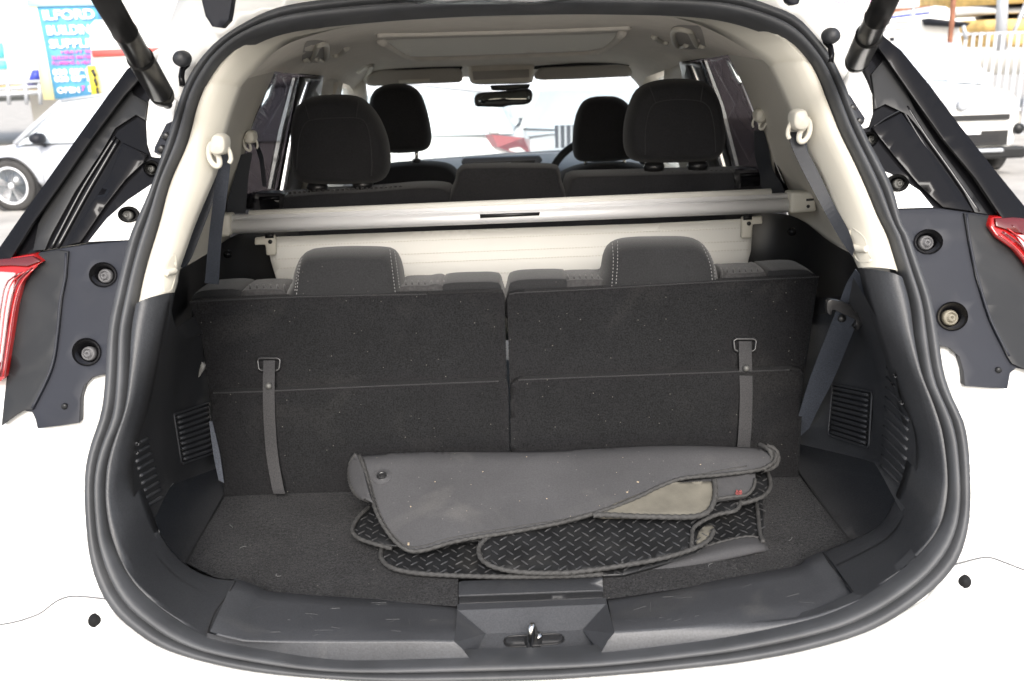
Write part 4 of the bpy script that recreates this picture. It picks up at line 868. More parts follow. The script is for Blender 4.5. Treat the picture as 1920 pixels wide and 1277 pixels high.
    turned('strap_stud', [(0, -.005), (.003, -.0045), (.0055, -.002), (.006, .001)], at(sx, sy, 1.581), (0, 1, 0), M['bolt'], seat, 16)
# cream strip seen through the gap between the two backs
# ================================================================ luggage cover: its own thing
lc = root('luggage_cover', tuple(at(960, 410, 1.92)), 'roller luggage cover with aluminium tube and hanging cream sheet behind second row seats', 'luggage cover')
YT = 1.90
def bar(name, L_, R_, r, m, seg=(1, 1), n=20, flat=None):
    return tube(name, [at(*L_), at(*R_)], r, m, lc, n)
tL, tR = (424, 426, YT), (1484, 385, YT)
rail = mesh('rail', *join([tube('', [at(*tL), at(*tR)], .0145, None, None, 24, build=False)]), M['alu'], lc)
up1 = tube('rail_upper_edge', [at(424, 409, YT+.002), at(1484, 367, YT+.002)], .0065, M['alu'], rail, 12)
tube('rolled_sheet', [at(468, 402, YT+.006), at(1445, 361, YT+.006)], .0085, M['vinyl'], lc, 16)
slab('label_strip', [(900,402),(1012,398),(1012,404),(900,409)], lambda x, y: at(x, y, YT-.018), .002, M['blk'], rail, step=50, bev=0)
for side, (x, y) in ((-1, (411, 424)), (1, (1507, 381))):
    e = slab('end_cap', [(x-18,y-18),(x+18,y-21),(x+20,y+20),(x-16,y+22)] if side < 0 else [(x-24,y-20),(x+20,y-20),(x+25,y+16),(x-24,y+20)], lambda px, py: at(px, py, YT-.024), .05, M['cream'], lc, step=20, bev=.006)
    slab('latch_slot', [(x-12,y-5),(x-4,y-5),(x-4,y-1),(x-12,y-1)] if side < 0 else [(x+5,y-8),(x+19,y-9),(x+19,y-5),(x+5,y-4)], lambda px, py: at(px, py, YT-.0255), .002, M['blk'], e, step=20, bev=0)
    turned('pin_hole', [(.0035, 0), (.0035, -.002), (0, -.002)], at(x-10 if side < 0 else x+8, y+7 if side < 0 else y+6, YT-.0245), (0, 1, 0), M['blk'], e, 12)
# hanging sheet with stitched rows
SH = [(500,452),(520,444),(900,430),(1200,420),(1405,410),(1412,412),(1408,470),(1400,500),(1398,525),(1300,560),(960,640),(600,570),(520,530),(508,490)]
def shsurf(x, y): return at(x, y, 1.955+.004*math.sin(y*.06)+.003*math.sin(x*.013))
sheet = slab('cover_sheet', SH, shsurf, .003, M['vinyl'], lc, step=18, bev=0)
rows_s = []
for (xa, ya, xb, yb) in ((515,462,1400,427),(516,486,1404,452),(520,503,1405,468),(525,522,1400,500),(540,543,1390,512)):
    prt = []; k = 150
    for i in range(k):
        t0, t1 = i/k, (i+.55)/k
        prt.append(tube('', [shsurf(xa+(xb-xa)*t0, ya+(yb-ya)*t0)+Vector((0, -.0008, 0)), shsurf(xa+(xb-xa)*t1, ya+(yb-ya)*t1)+Vector((0, -.0008, 0))], .0008, None, None, 4, build=False))
    rows_s += prt
q = mesh('stitching', *join(rows_s), M['creamd'], sheet, False); q['kind'] = 'stuff'
for x, y, s in ((505, 452, -1), (1402, 418, 1)):
    b_ = slab('sheet_end_bracket', [(x-s*2-9,y-11),(x-s*2+10,y-11),(x+s*28,y-13),(x+s*28,y+2),(x+s*10,y+3),(x+s*8,y+29),(x-s*12,y+29),(x-s*11,y)] if s > 0 else [(x+10,y-11),(x-28,y-6),(x-28,y+8),(x-8,y+7),(x-6,y+27),(x+12,y+27),(x+12,y)], lambda px, py: at(px, py, 1.935), .012, M['cream'], lc, step=20, bev=.003)
    slab('bracket_patch', [(x-8,y-14),(x+8,y-14),(x+8,y-6),(x-8,y-5)], lambda px, py: at(px, py, 1.932), .002, M['blk'], b_, step=20, bev=0)
    turned('bracket_hole', [(.0045, 0), (.0045, -.002), (0, -.002)], at(x+2, y+1, 1.933), (0, 1, 0), M['blk'], b_, 12)
# ================================================================ rubber mats piled on the boot floor
def rope(name, pts, surf, r, parent, closed=False, n=None, m='rope', lift=.002):
    n = n or int(sum(math.dist(a, b) for a, b in zip(pts, pts[1:]))/1.6)
    P = [surf(*p)+Vector((0, -.001, lift)) for p in crom(pts, n, closed)]
    return tube(name, P, r*.70, M[m], parent, 10, closed=closed, twist=520)
def treads(name, outline, surf, parent, hole=None):
    """raised lozenges of the chequer pattern, standing on the mat"""
    c = surf(sum(p[0] for p in outline)/len(outline), sum(p[1] for p in outline)/len(outline))
    xs = [p[0] for p in outline]; ys = [p[1] for p in outline]; prt = []
    a0 = surf(min(xs), max(ys)); du = Vector((1, 0, 0)); p1 = surf(sum(xs)/len(xs), min(ys)); p2 = surf(sum(xs)/len(xs), max(ys)); dv = (p1-p2).normalized()
    nn = du.cross(dv).normalized()
    if nn.z < 0: nn = -nn
    st = .0165; L_ = .0088; W_ = .0019; d1 = (du+dv).normalized(); d2 = (dv-du).normalized()
    for i in range(-8, 60):
        for j in range(-60, 30):
            q = a0+d1*(i*st)+d2*(j*st)
            s_ = 1 if (i+j) % 2 else -1
            r_ = q-CAM; x_ = r_.dot(RT)/r_.dot(fw)*F+960; y_ = 638.5-r_.dot(UP)/r_.dot(fw)*F
            if not inside((x_, y_), outline): continue
            q = surf(x_, y_)
            d = d1 if s_ > 0 else d2; e = nn.cross(d)
            k = [q-d*L_, q-d*L_*.5-e*W_*.8, q+d*L_*.5-e*W_*.8, q+d*L_, q+d*L_*.5+e*W_*.8, q-d*L_*.5+e*W_*.8, q-d*L_*.45+nn*.0016, q+d*L_*.45+nn*.0016]
            k = [v+nn*.0002 for v in k]
            prt.append((k, [(0, 1, 6), (1, 2, 7, 6), (2, 3, 7), (3, 4, 7), (4, 5, 6, 7), (5, 0, 6)]))
    q = mesh(name, *join(prt), M['tread'], parent, False); q['kind'] = 'stuff'; return q
def bulk(z0, kz, Y0, bx=0):      # gently sloping surface: z = z0 + kz*(Y-Y0)
    p0 = Vector((0, Y0, z0)); return plane3(p0, p0+Vector((1, 0, bx)), p0+Vector((0, 1, kz)))
loc = onz(1050, 1050, FZ)
def matroot(label, y=1050): return root('rubber_mat', tuple(onz(1050, y, FZ)), label, 'car mat', 'rubber car mats piled in the boot')
# lowest mat: flat, chequer side up, right front edge rolled up
m1 = matroot('lowest chequer-plate rubber mat lying on the boot carpet, wide one with curled front right edge')
s1 = bulk(.730, .03, 1.25)
O1 = [(716,1034),(716,1050),(730,1062),(770,1074),(850,1080),(950,1082),(1080,1080),(1170,1076),(1250,1054),(1330,1030),(1390,1012),(1430,1012),(1432,985),(1430,930),(1400,900),(900,905),(700,950)]
slab('mat_sheet', O1, s1, 0, M['mattop'], m1, step=16, bev=0, d=(0, 0, -.005))
treads('tread', O1, lambda x, y: s1(x, y)+Vector((0, 0, .0004)), m1)
rope('whipped_edge', [(716,1030),(715,1048),(735,1066),(780,1076),(860,1081),(960,1083),(1080,1081),(1130,1078)], s1, .0052, m1)
rope('whipped_edge', [(1414,930),(1420,960),(1424,1000),(1430,1018)], s1, .005, m1)
up_ = [(1130,1080,1.238),(1180,1074,1.242),(1260,1050,1.262),(1330,1026,1.285),(1390,1011,1.30),(1420,1012,1.303),(1436,1026,1.30)]
dn_ = [(1130,1081,1.236),(1180,1079,1.236),(1260,1068,1.243),(1330,1054,1.252),(1390,1042,1.262),(1424,1034,1.27),(1438,1029,1.29)]
cf = loftpx('curled_edge', [up_, [((a[0]+b[0])/2, (a[1]+b[1])/2+2, (a[2]+b[2])/2-.012) for a, b in zip(up_, dn_)], dn_], M['matund'], m1, n=30, sub=4, mods=[('solid', .004)])
tube('curl_binding', [at(*p)+Vector((0, 0, .002)) for p in crom(up_, 220)], .0038, M['rope'], m1, 10, twist=560)
# second mat: peeking out at the left
m2 = matroot('chequer rubber mat whose corner peeks out at the far left of the pile', 1000)
s2_ = bulk(.742, .05, 1.30)
O2 = [(664,988),(660,1000),(675,1012),(700,1020),(740,1022),(900,1012),(1000,990),(900,940),(720,930),(690,950)]
slab('mat_sheet', O2, s2_, 0, M['mattop'], m2, step=16, bev=0, d=(0, 0, -.005))
treads('tread', O2, lambda x, y: s2_(x, y)+Vector((0, 0, .0004)), m2)
rope('whipped_edge', [(692,952),(672,972),(661,995),(672,1010),(698,1020),(735,1030)], s2_, .0048, m2)
# third mat: main chequer face in front
m3 = matroot('chequer rubber mat with whipped edge curving across the front of the pile', 1020)
s3_ = bulk(.748, .16, 1.26)
O3 = [(900,1020),(895,1035),(905,1052),(930,1065),(970,1072),(1030,1074),(1080,1072),(1180,1058),(1290,1032),(1325,1015),(1336,1000),(1338,990),(1310,1000),(1298,990),(1305,975),(1340,966),(1378,958),(1390,944),(1392,925),(1300,905),(1100,940),(950,980)]
slab('mat_sheet', O3, s3_, 0, M['mattop'], m3, step=14, bev=0, d=(0, .002, -.005))
treads('tread', O3, lambda x, y: s3_(x, y)+Vector((0, 0, .0004)), m3)
rope('whipped_edge', [(912,1010),(898,1028),(903,1050),(930,1066),(975,1074),(1030,1076),(1080,1074),(1180,1060),(1250,1046),(1300,1030),(1328,1014),(1338,996)], s3_, .0052, m3)
rope('whipped_edge', [(1296,1034),(1297,1008),(1300,992),(1318,978),(1345,966),(1375,960),(1387,948),(1387,925)], s3_, .0048, m3)
slab('dusty_corner', crom([(1310,998),(1325,984),(1338,988),(1336,1000),(1320,1014),(1306,1020)], 20, True), lambda x, y: s3_(x, y)+Vector((0, -.001, .001)), 0, M['matbeige'], m3, step=12, bev=0, d=(0, 0, -.003))
# fourth: right-hand chequer layer
m4 = matroot('chequer rubber mat with rounded corner showing at the back right of the pile', 930)
s4_ = bulk(.765, .12, 1.38)
O4 = [(1300,900),(1350,925),(1398,945),(1420,935),(1440,925),(1446,905),(1438,885),(1400,870),(1300,870)]
slab('mat_sheet', O4, s4_, 0, M['mattop'], m4, step=14, bev=0, d=(0, .002, -.005))
treads('tread', O4, lambda x, y: s4_(x, y)+Vector((0, 0, .0004)), m4)
rope('whipped_edge', [(1380,947),(1405,942),(1432,931),(1444,912),(1438,885),(1425,872)], s4_, .005, m4)
# fifth: folded piece, grey underside out
m5 = matroot('small grey mat fold tucked under the right end of the top mat', 915)
s5_ = bulk(.782, .38, 1.36)
O5 = [(1250,900),(1330,890),(1416,886),(1417,902),(1412,918),(1398,930),(1345,937),(1280,940),(1220,930)]
slab('mat_sheet', O5, s5_, 0, M['matund'], m5, step=14, bev=0, d=(0, .002, -.006))
rope('whipped_edge', [(1340,938),(1370,933),(1398,930),(1412,916),(1416,900)], s5_, .004, m5)
rd = join([(lambda q: boxvf(s5_(1384+q[0], 925+q[1])+Vector((0, -.004, .002)), (.0016, .0016, .004), Matrix.Rotation(q[2], 3, 'Y')))((random.uniform(-5, 5), random.uniform(-5, 6), random.uniform(-1, 1))) for _ in range(26)])
q = mesh('red_thread_tuft', *rd, M['tuft'], m5, False); q['kind'] = 'stuff'
# sixth: dusty beige underside flap
m6 = matroot('mat with dusty beige underside showing under the top mat edge', 960)
s6_ = bulk(.785, .42, 1.335)
O6 = [(1118,966),(1130,968),(1180,968),(1300,968),(1325,962),(1338,945),(1340,910),(1336,902),(1250,905),(1150,945)]
slab('mat_sheet', O6, s6_, 0, M['matbeige'], m6, step=14, bev=0, d=(0, .002, -.006))
rope('whipped_edge', [(1112,968),(1140,967),(1200,970),(1290,971),(1322,964),(1336,948),(1341,925),(1339,902)], s6_, .0062, m6)
# top mat folded over, grey underside up, with a round eyelet
m7 = matroot('topmost folded mat, smooth grey underside up with round eyelet at its left corner', 940)
s7_ = bulk(.745, .44, 1.265)
O7 = crom([(668,850),(830,845),(1000,839),(1150,834),(1300,831),(1400,831),(1436,837),(1452,848),(1453,862),(1440,874),(1418,882),(1350,895),(1280,905),(1235,922),(1190,944),(1130,966),(1060,984),(980,997),(900,1009),(850,1019),(800,1034),(770,1038),(745,1024),(722,996),(704,960),(692,915),(680,872)], 120, True)
def s7c(x, y):
    b = .006*math.sin((x-660)/800*pi)+.0035*math.sin(x*.012+y*.006)
    e = max(0, 1-(y-(850-.022*(x-668)))/26); return s7_(x, y)+Vector((0, .010*e*e, b-.012*e*e))
top_ = slab('mat_sheet', O7, s7c, 0, M['matund'], m7, step=12, bev=0, d=(0, .003, -.006))
rope('whipped_edge', [(672,852),(680,872),(692,915),(704,960),(722,996),(745,1024),(770,1038),(800,1035),(850,1020),(900,1010),(980,998),(1060,985),(1130,967),(1190,945),(1235,923),(1280,906),(1350,896),(1418,883),(1440,874),(1453,862),(1452,848),(1436,838)], s7c, .0046, m7)
seamline('edge_stitch_line', top_, [(682,862),(694,900),(706,945),(724,985),(748,1014),(772,1026),(800,1022),(850,1008),(980,986),(1060,973),(1130,955),(1190,932),(1240,908),(1290,894),(1400,874)], .0012, M['rope'], m7, 120)
tt = bvh(top_)
ec = snap(tt, 716, 894, .0); nrm = Vector((0, -.42, .9)).normalized()
turned('eyelet', [(.0165, -.0002), (.0165, .0012), (.0160, .0014), (.0100, .0016), (.0092, .003), (.0072, .003), (.0066, .001), (0, .0005)], ec, nrm, M['matund'], m7, 32)
turned('eyelet_ring', [(.0088, .0012), (.0088, .0032), (.0070, .0036), (.0066, .0012)], ec, nrm, M['blk'], m7, 32)
turned('eyelet_hole', [(.0066, .0012), (.0066, .0020), (0, .0020)], ec, nrm, M['blkm'], m7, 24)
# the fold below it: rolled ends on the left and right
for nm, cs in (('rolled_end', [[(668,850,1.475),(680,872,1.44),(690,912,1.37),(700,945,1.33)], [(660,862,1.485),(656,885,1.45),(662,915,1.40),(682,935,1.345)], [(672,858,1.50),(668,890,1.46),(672,915,1.41),(690,938,1.36)]]),):
    loftpx(nm, cs, M['matund'], m7, n=20, sub=4, mods=[('solid', .004)])
tube('roll_binding', [at(*p) for p in crom([(668,852,1.47),(658,868,1.47),(655,890,1.45),(660,914,1.40),(672,930,1.37),(690,938,1.35)], 90)], .0036, M['rope'], m7, 10, twist=560)
tube('roll_binding', [at(*p) for p in crom([(1438,836,1.455),(1452,842,1.45),(1459,856,1.44),(1456,870,1.43),(1446,878,1.42),(1432,882,1.41)], 50)], .0038, M['rope'], m7, 10, twist=560)
tube('roll_binding', [at(*p) for p in crom([(1424,834,1.465),(1440,842,1.44),(1447,856,1.43),(1444,868,1.42)], 40)], .004, M['rope'], m7, 10, twist=560)
# crumbs of dried mud
prt = []
for i in range(34):
    x = random.uniform(700, 1400); y = random.uniform(850, 1030); p = snap(tt, x, y, .0)
    if p is None: continue
    s_ = random.choice((.0004, .0005, .0006, .001)); prt.append(boxvf(p, (s_*2, s_*1.5, s_), Matrix.Rotation(random.random()*3, 3, 'Z')))
for x, y, s_ in ((766, 1020, .0028), (1196, 904, .0022), (1176, 923, .002), (770, 950, .0015)):
    p = snap(tt, x, y, .0)
    if p: prt.append(boxvf(p, (s_*1.6, s_, s_), Matrix.Rotation(random.random()*3, 3, 'Z')))
q = mesh('mud_crumbs', *join(prt), mat('dried_mud', (.34, .28, .2), .9), m7, False); q['kind'] = 'stuff'
# ================================================================ the yard outside
g = mesh('ground', [(-150, -40, 0), (150, -40, 0), (150, 300, 0), (-150, 300, 0)], [(0, 1, 2, 3)], M['ground'], None, False); g['kind'] = 'structure'
def wpos(px, Y, z=0):                # place on the ground seen at pixel column px at depth Y
    p = at(px, 150, Y); return Vector((p.x, Y, z))
def section(x, zl, zt, hw, n=9):
    pts = [(-hw*.90, zl), (-hw*.98, zl+.12), (-hw, (zl+zt)/2), (-hw*.99, zt-.14), (-hw*.93, zt-.03), (-hw*.6, zt+.01), (0, zt+.025)]
    pts = pts+[(-a, b) for a, b in pts[-2::-1]]
    return [Vector((x, a, b)) for a, b in pts]
def carbuild(name, label, base, heading, L, W, H, paint, rimstyle=5, tall=False, group=None, glass='carglass', bonnet=.62, front=True):
    """local x runs from the nose (0) to the tail (L)"""
    rt = root(name, base, label, 'car', group); rt.rotation_euler = (0, 0, heading); hw = W/2
    RM = Matrix.Translation(Vector(base)) @ Matrix.Rotation(heading, 4, 'Z')
    def add(nm, vf, m, par=None, smooth=True, mods=()):
        v, f = vf; me = bpy.data.meshes.new(nm); me.from_pydata([tuple(q) for q in v], [], f); me.update()
        bm = bmesh.new(); bm.from_mesh(me); bmesh.ops.recalc_face_normals(bm, faces=bm.faces); bm.to_mesh(me); bm.free()
        o = link(nm, me, m, None, smooth, mods); o.parent = par or rt; return o
    hb = .98 if tall else .88; hd = H*(.665 if tall else .60); ft = .22 if tall else 0
    st = [(0, .38, .66+ft, hw*.72), (.05, .28, .80+ft*.9, hw*.86), (.25, .24, hd-.14+ft*.3, hw*.93), (.55, .24, hd-.06, hw*.98), (L*.24, .24, hd, hw), (L*.5, .22, hd+.02, hw), (L*.8, .24, hd+.04, hw*.99), (L-.25, .28, hd+.03, hw*.93), (L-.04, .36, hd-.06, hw*.84), (L, .42, hd-.22, hw*.76)]
    S = [section(*s) for s in st]; n = len(S[0]); vs = [p for s in S for p in s]
    fs = [(i*n+j, i*n+(j+1) % n, (i+1)*n+(j+1) % n, (i+1)*n+j) for i in range(len(S)-1) for j in range(n)]+[tuple(range(n)), tuple(range((len(S)-1)*n, len(S)*n))[::-1]]
    body = add('body', (vs, fs), paint, mods=[('sub', 1)])
    # greenhouse: glass shell, roof skin and pillars
    xs = [(L*.22, hd+.0, .02), (L*.36, H-.06, 1), (L*.50, H, 1), (L*.72, H-.02, 1), (L*(.90 if not tall else .93), H-.14, 1), (L*(.95 if not tall else .97), hd+.02, .02)]
    rows_ = []
    for x, z, t in xs:
        b = hw*.92; tt_ = hw*(.92-.20*(t))
        rows_.append([Vector((x, -b, hd-.02)), Vector((x, -(b+tt_)/2-.01, (hd+z)/2)), Vector((x, -tt_, z-.03)), Vector((x, -tt_*.6, z)), Vector((x, 0, z+.01)), Vector((x, tt_*.6, z)), Vector((x, tt_, z-.03)), Vector((x, (b+tt_)/2+.01, (hd+z)/2)), Vector((x, b, hd-.02))])
    n = 9; vs = [p for r_ in rows_ for p in r_]; fs = [(i*n+j, i*n+j+1, (i+1)*n+j+1, (i+1)*n+j) for i in range(len(rows_)-1) for j in range(n-1)]
    add('window', (vs, fs), M[glass])
    rr = [[p+Vector((0, 0, .012)) for p in r_[2:7]] for r_ in rows_[1:5]]; n = 5; vs = [p for r_ in rr for p in r_]
    add('roof', (vs, [(i*n+j, i*n+j+1, (i+1)*n+j+1, (i+1)*n+j) for i in range(3) for j in range(4)]), paint, mods=[('solid', .02)])
    for s in (0, 8):
        for i, rr_ in ((0, .035), (2, .04), (3, .035), (4, .05)):
            j = 2 if s == 0 else 6; a = rows_[i][s]; b = rows_[i+1][j] if i == 0 else rows_[i][j]
            add('pillar', tube('', [a, (a+b)/2+Vector((0, -.012 if s == 0 else .012, 0)), b], rr_, None, None, 8, build=False), paint)
        jj = 2 if s == 0 else 6
        add('roof_rail', tube('', [rows_[k][jj]+Vector((0, 0, .01)) for k in (1, 2, 3, 4)], .022, None, None, 8, build=False), M['galv'])
    # wheels
    wr = .33 if not tall else .36
    for x in (.86, L-.90):
        for s in (-1, 1):
            c = Vector((x, s*(hw-.10), wr)); ax = (0, s, 0)
            add('wheel_arch', lathe([(wr*1.12, -.1), (wr*1.12, .106), (wr*1.02, .102), (wr*1.02, -.1)], c+Vector((0, -.0*s, 0)), ax, 32), M['blk'])
            ty = add('wheel', lathe([(wr*.70, -.1), (wr*.95, -.1), (wr, -.07), (wr, .09), (wr*.95, .115), (wr*.72, .118), (wr*.70, .06)], c, ax, 36), M['tyre'])
            add('rim_well', lathe([(wr*.70, .10), (wr*.66, .02), (.0, .015)], c, ax, 32), M['dkglass'], ty)
            for k in range(5):
                a_ = 2*pi*k/5+.3; u = Vector((cos(a_), 0, sin(a_))); v_ = Vector((-sin(a_), 0, cos(a_))); o_ = Vector((0, s*.10, 0))
                q = [c+o_+v_*.03, c+o_-v_*.03, c+o_+u*wr*.68-v_*.075, c+o_+u*wr*.68+v_*.075]
                q += [p-Vector((0, s*.03, 0)) for p in q]
                add('spoke', (q, [(0, 1, 2, 3), (4, 7, 6, 5), (0, 3, 7, 4), (1, 5, 6, 2), (2, 6, 7, 3), (0, 4, 5, 1)]), M['rim'], ty, False, [('bevel', .008)])
            add('rim_lip', lathe([(wr*.72, .09), (wr*.74, .122), (wr*.66, .115), (wr*.65, .09)], c, ax, 32), M['rim'], ty)
            add('hub_cap', lathe([(0, .118), (.035, .116), (.04, .09)], c, ax, 16), M['rim'], ty)
    # doors, mirrors, lamps
    for s in (-1, 1):
        for x0 in (L*.30, L*.52, L*.72):
            add('door_gap', tube('', [Vector((x0, s*hw*1.002, .36)), Vector((x0, s*hw*1.012, hd*.6)), Vector((x0+.03, s*hw*.985, hd-.08))], .004, None, None, 5, build=False), M['galv'])
        for x0 in (L*.47, L*.69): add('door_handle', boxvf((x0, s*hw*1.01, hd-.16), (.18, .03, .03)), paint, None, False, [('bevel', .01)])
        mc = Vector((L*.315, s*(hw+.07), hd+.05)); V2, F2 = lathe([(0, -.09), (.06, -.08), (.085, -.03), (.08, .05), (.05, .075), (0, .08)], mc, (1, 0, .0), 16)
        mm = add('wing_mirror', ([mc+Vector(((p-mc).x, (p-mc).y*1.25, (p-mc).z*.85)) for p in V2], F2), M['satin'] if paint == M['silver'] else paint)
        add('mirror_arm', tube('', [mc+Vector((0, -s*.04, -.06)), mc+Vector((0, -s*.12, -.10))], .02, None, None, 8, build=False), M['blk'])
        add('headlight', ([Vector((x, s*y, z)) for x, y, z in ((.06, hw*.50, .70), (.10, hw*.80, .74), (.32, hw*.97, .80), (.34, hw*.96, .72), (.12, hw*.84, .64), (.05, hw*.55, .62))]+[Vector((x+.05, s*y*.9, z)) for x, y, z in ((.06, hw*.50, .70), (.10, hw*.80, .74), (.32, hw*.97, .80), (.34, hw*.96, .72), (.12, hw*.84, .64), (.05, hw*.55, .62))], [(0, 1, 2, 3, 4, 5), (6, 11, 10, 9, 8, 7)]+[(i, (i+1) % 6, 6+(i+1) % 6, 6+i) for i in range(6)]), M['lampw'], None, False)
        tl = [(L-.33, hw*.955, hd-.02), (L-.05, hw*.86, hd-.06), (L-.005, hw*.62, hd-.10), (L+.0, hw*.62, hd-.22), (L-.03, hw*.86, hd-.24), (L-.28, hw*.965, hd-.13)]
        add('tail_lamp', ([Vector((x+.02, s*y*1.015, z)) for x, y, z in tl]+[Vector((x-.05, s*y*.92, z)) for x, y, z in tl], [(0, 1, 2, 3, 4, 5), (6, 11, 10, 9, 8, 7)]+[(i, (i+1) % 6, 6+(i+1) % 6, 6+i) for i in range(6)]), M['red'], None, False)
    add('number_plate', boxvf((-.03, 0, .50+ft*.5), (.02, .52, .12)), M['signw'], None, False)
    add('grille', boxvf((-.01, 0, .66+ft*.45), (.03, hw*1.35, .075)), M['blk'], None, False)
    add('lower_grille', boxvf((-.01, 0, .36+ft*.6), (.03, hw*1.35, .13+ft*.3)), M['blk'], None, False)
    for k in range(3): add('grille_bar', boxvf((-.03, 0, .325+ft*.6+.035*k), (.01, hw*1.1, .008)), M['satin'], None, False)
    for y0 in (-.15, .45): add('wiper', tube('', [Vector((L*.225, y0*W/1.6-.1, hd+.03)), Vector((L*.235, y0*W/1.6+.45, hd+.06))], .010, None, None, 6, build=False), M['blk'])
    return rt, add
# silver car, side on, nose to the left
b = onz(38, 395, 0); rc = math.pi*0
c1, a1 = carbuild('parked_car', 'silver car seen side on at far left, with five-spoke alloy wheel and dark door mirror', (b.x-.80, b.y+.95, 0), R(-6), 4.4, 1.80, 1.45, M['silver'])
c2, a2 = carbuild('parked_car', 'pale car with long sloping windscreen parked just behind the silver car', (b.x-.9, b.y+3.6, 0), R(-8), 4.5, 1.80, 1.52, M['white'])
# white suv on the right, nose towards us
p = wpos(1795, 12.3)
c3, a3 = carbuild('parked_suv', 'white suv facing the camera beyond the right side, with wipers and black lower grille', (p.x, p.y-.2, 0), R(90), 4.6, 1.86, 1.78, M['white'], tall=True)
a3('emblem', lathe([(0, -.03), (.05, -.028), (.075, -.015), (.08, 0)], (-.03, 0, .93), (1, 0, 0), 24), M['galv'])
a3('badge_bar', ([Vector((-.01, -.5, .98)), Vector((-.01, .5, .98)), Vector((-.01, .2, .88)), Vector((-.01, -.2, .88)), Vector((.05, -.5, .98)), Vector((.05, .5, .98)), Vector((.05, .2, .88)), Vector((.05, -.2, .88))], [(0, 1, 2, 3), (4, 7, 6, 5), (0, 4, 5, 1), (3, 2, 6, 7), (1, 5, 6, 2), (0, 3, 7, 4)]), M['galv'], None, False)
a3('bumper_cladding', boxvf((.05, 0, .30), (.25, 1.74, .15)), M['satin2'], None, False, [('bevel', .03)])
a3('skid_plate', boxvf((-.09, 0, .34), (.06, 1.1, .05)), M['galv'], None, False, [('bevel', .02)])
for s in (-1, 1): a3('fog_lamp', lathe([(0, -.03), (.06, -.02), (.07, 0), (.07, .1)], (-.0, s*.78, .60), (1, 0, 0), 20), M['satin2'])
# cars beyond the windscreen
p = wpos(985, 9.0)
c4, a4 = carbuild('parked_car', 'white hatchback with red tail lamp seen through the windscreen', (p.x-4.15, p.y+.4, 0), R(-4), 4.2, 1.78, 1.50, M['white'], tall=True)
p = wpos(1100, 8.4)
c5, a5 = carbuild('parked_car', 'white car nose with vertical grille slats seen through the windscreen beside driver headrest', (p.x+.05, p.y, 0), R(80), 4.3, 1.80, 1.50, M['white'])
for k in range(14): a5('grille_slat', boxvf((-.06, -.42+.055*k, .93), (.03, .018, .20)), M['galv'], None, False)
a5('grille_back', boxvf((-.03, -.06, .93), (.03, .80, .20)), M['satin'], None, False)
# van with diamond emblem
vb = wpos(1012, 10.4)
van = root('white_van', tuple(vb), 'white van front with diamond emblem and dark grille seen through the windscreen', 'van')
vx = vb.x
vs = [Vector((vx+a*1.0, vb.y+y, z)) for a in (-1, 1) for y, z in ((0, .35), (-.02, 1.0), (.35, 1.18), (.95, 1.95), (1.1, 2.05), (4.5, 2.05), (4.5, .35))]
mesh('body', vs, [tuple(range(7)), tuple(range(7, 14))[::-1]]+[(i, (i+1) % 7, 7+(i+1) % 7, 7+i) for i in range(7)], M['white'], van, False, [('bevel', .06, 3)], recalc=True)
mesh('windscreen', [Vector((vx-.85, vb.y+.36, 1.22)), Vector((vx+.85, vb.y+.36, 1.22)), Vector((vx+.78, vb.y+.88, 1.88)), Vector((vx-.78, vb.y+.88, 1.88))], [(0, 1, 2, 3)], M['carglass'], van, False, [('solid', .03, 1)])
gp = at(1008, 232, vb.y-.06)
box('grille', gp, (.50, .05, .14), M['satin'], van, .02)
em = at(1017, 209, vb.y-.07)
tube('emblem', [em+Vector((x, 0, z)) for x, z in ((0, .055), (.05, 0), (0, -.055), (-.05, 0))], .012, M['galv'], van, 8, closed=True)
for s in (-1, 1):
    v, f = lathe([(.2, -.1), (.33, -.1), (.34, .08), (.3, .1), (0, .1)], (vx+s*.9, vb.y+.9, .34), (s, 0, 0), 28); mesh('wheel', v, f, M['tyre'], van, True, recalc=True)
# ---- builders' merchant sign on the left
sg = root('sign_tower', tuple(wpos(125, 18)), 'tall blue shop sign with white lettering and yellow edge behind the silver car', 'sign')
SY = 18.0
sp = lambda x, y: at(x, y, SY)
slab('sign_board', [(68,10),(181,8),(184,50),(188,100),(200,186),(101,186),(84,90)], sp, .25, M['signb'], sg, step=60, bev=0)
slab('sign_cap', [(48,-30),(181,-30),(181,10),(68,12),(50,11)], lambda x, y: at(x, y, SY-.05), .35, mat('sign_pale_blue', (.5, .75, .82), .6), sg, step=60, bev=0)
slab('yellow_edge', [(49,12),(68,12),(84,90),(102,187),(82,187),(66,95)], lambda x, y: at(x, y, SY-.02), .3, M['signy'], sg, step=60, bev=0)
def text(body, px, py, h, w, m, parent, tilt=0, Y=SY-.03, bold=.012):
    cu = bpy.data.curves.new('lettering', 'FONT'); cu.body = body; cu.size = 1; cu.extrude = .01; cu.offset = bold
    o = bpy.data.objects.new('tmp', cu); COL.objects.link(o); dg = bpy.context.evaluated_depsgraph_get()
    me = bpy.data.meshes.new_from_object(o.evaluated_get(dg)); bpy.data.objects.remove(o)
    xs = [v.co.x for v in me.vertices]; ys = [v.co.y for v in me.vertices]; x0, x1, y0, y1 = min(xs), max(xs), min(ys), max(ys)
    for v in me.vertices:
        u = (v.co.x-x0)/(x1-x0); q = (v.co.y-y0)/(y1-y0)
        P = at(px+u*w+tilt*(1-q)*h, py-h*q-u*w*.03, Y-v.co.z); v.co = P
    me.materials.clear(); o = link('lettering', me, m, parent, False); return o
text('ILFORD', 78, 38, 19, 97, M['signw'], sg, .2, bold=.03)
text('BUILDING', 86, 66, 18, 96, M['signw'], sg, .2, bold=.03)
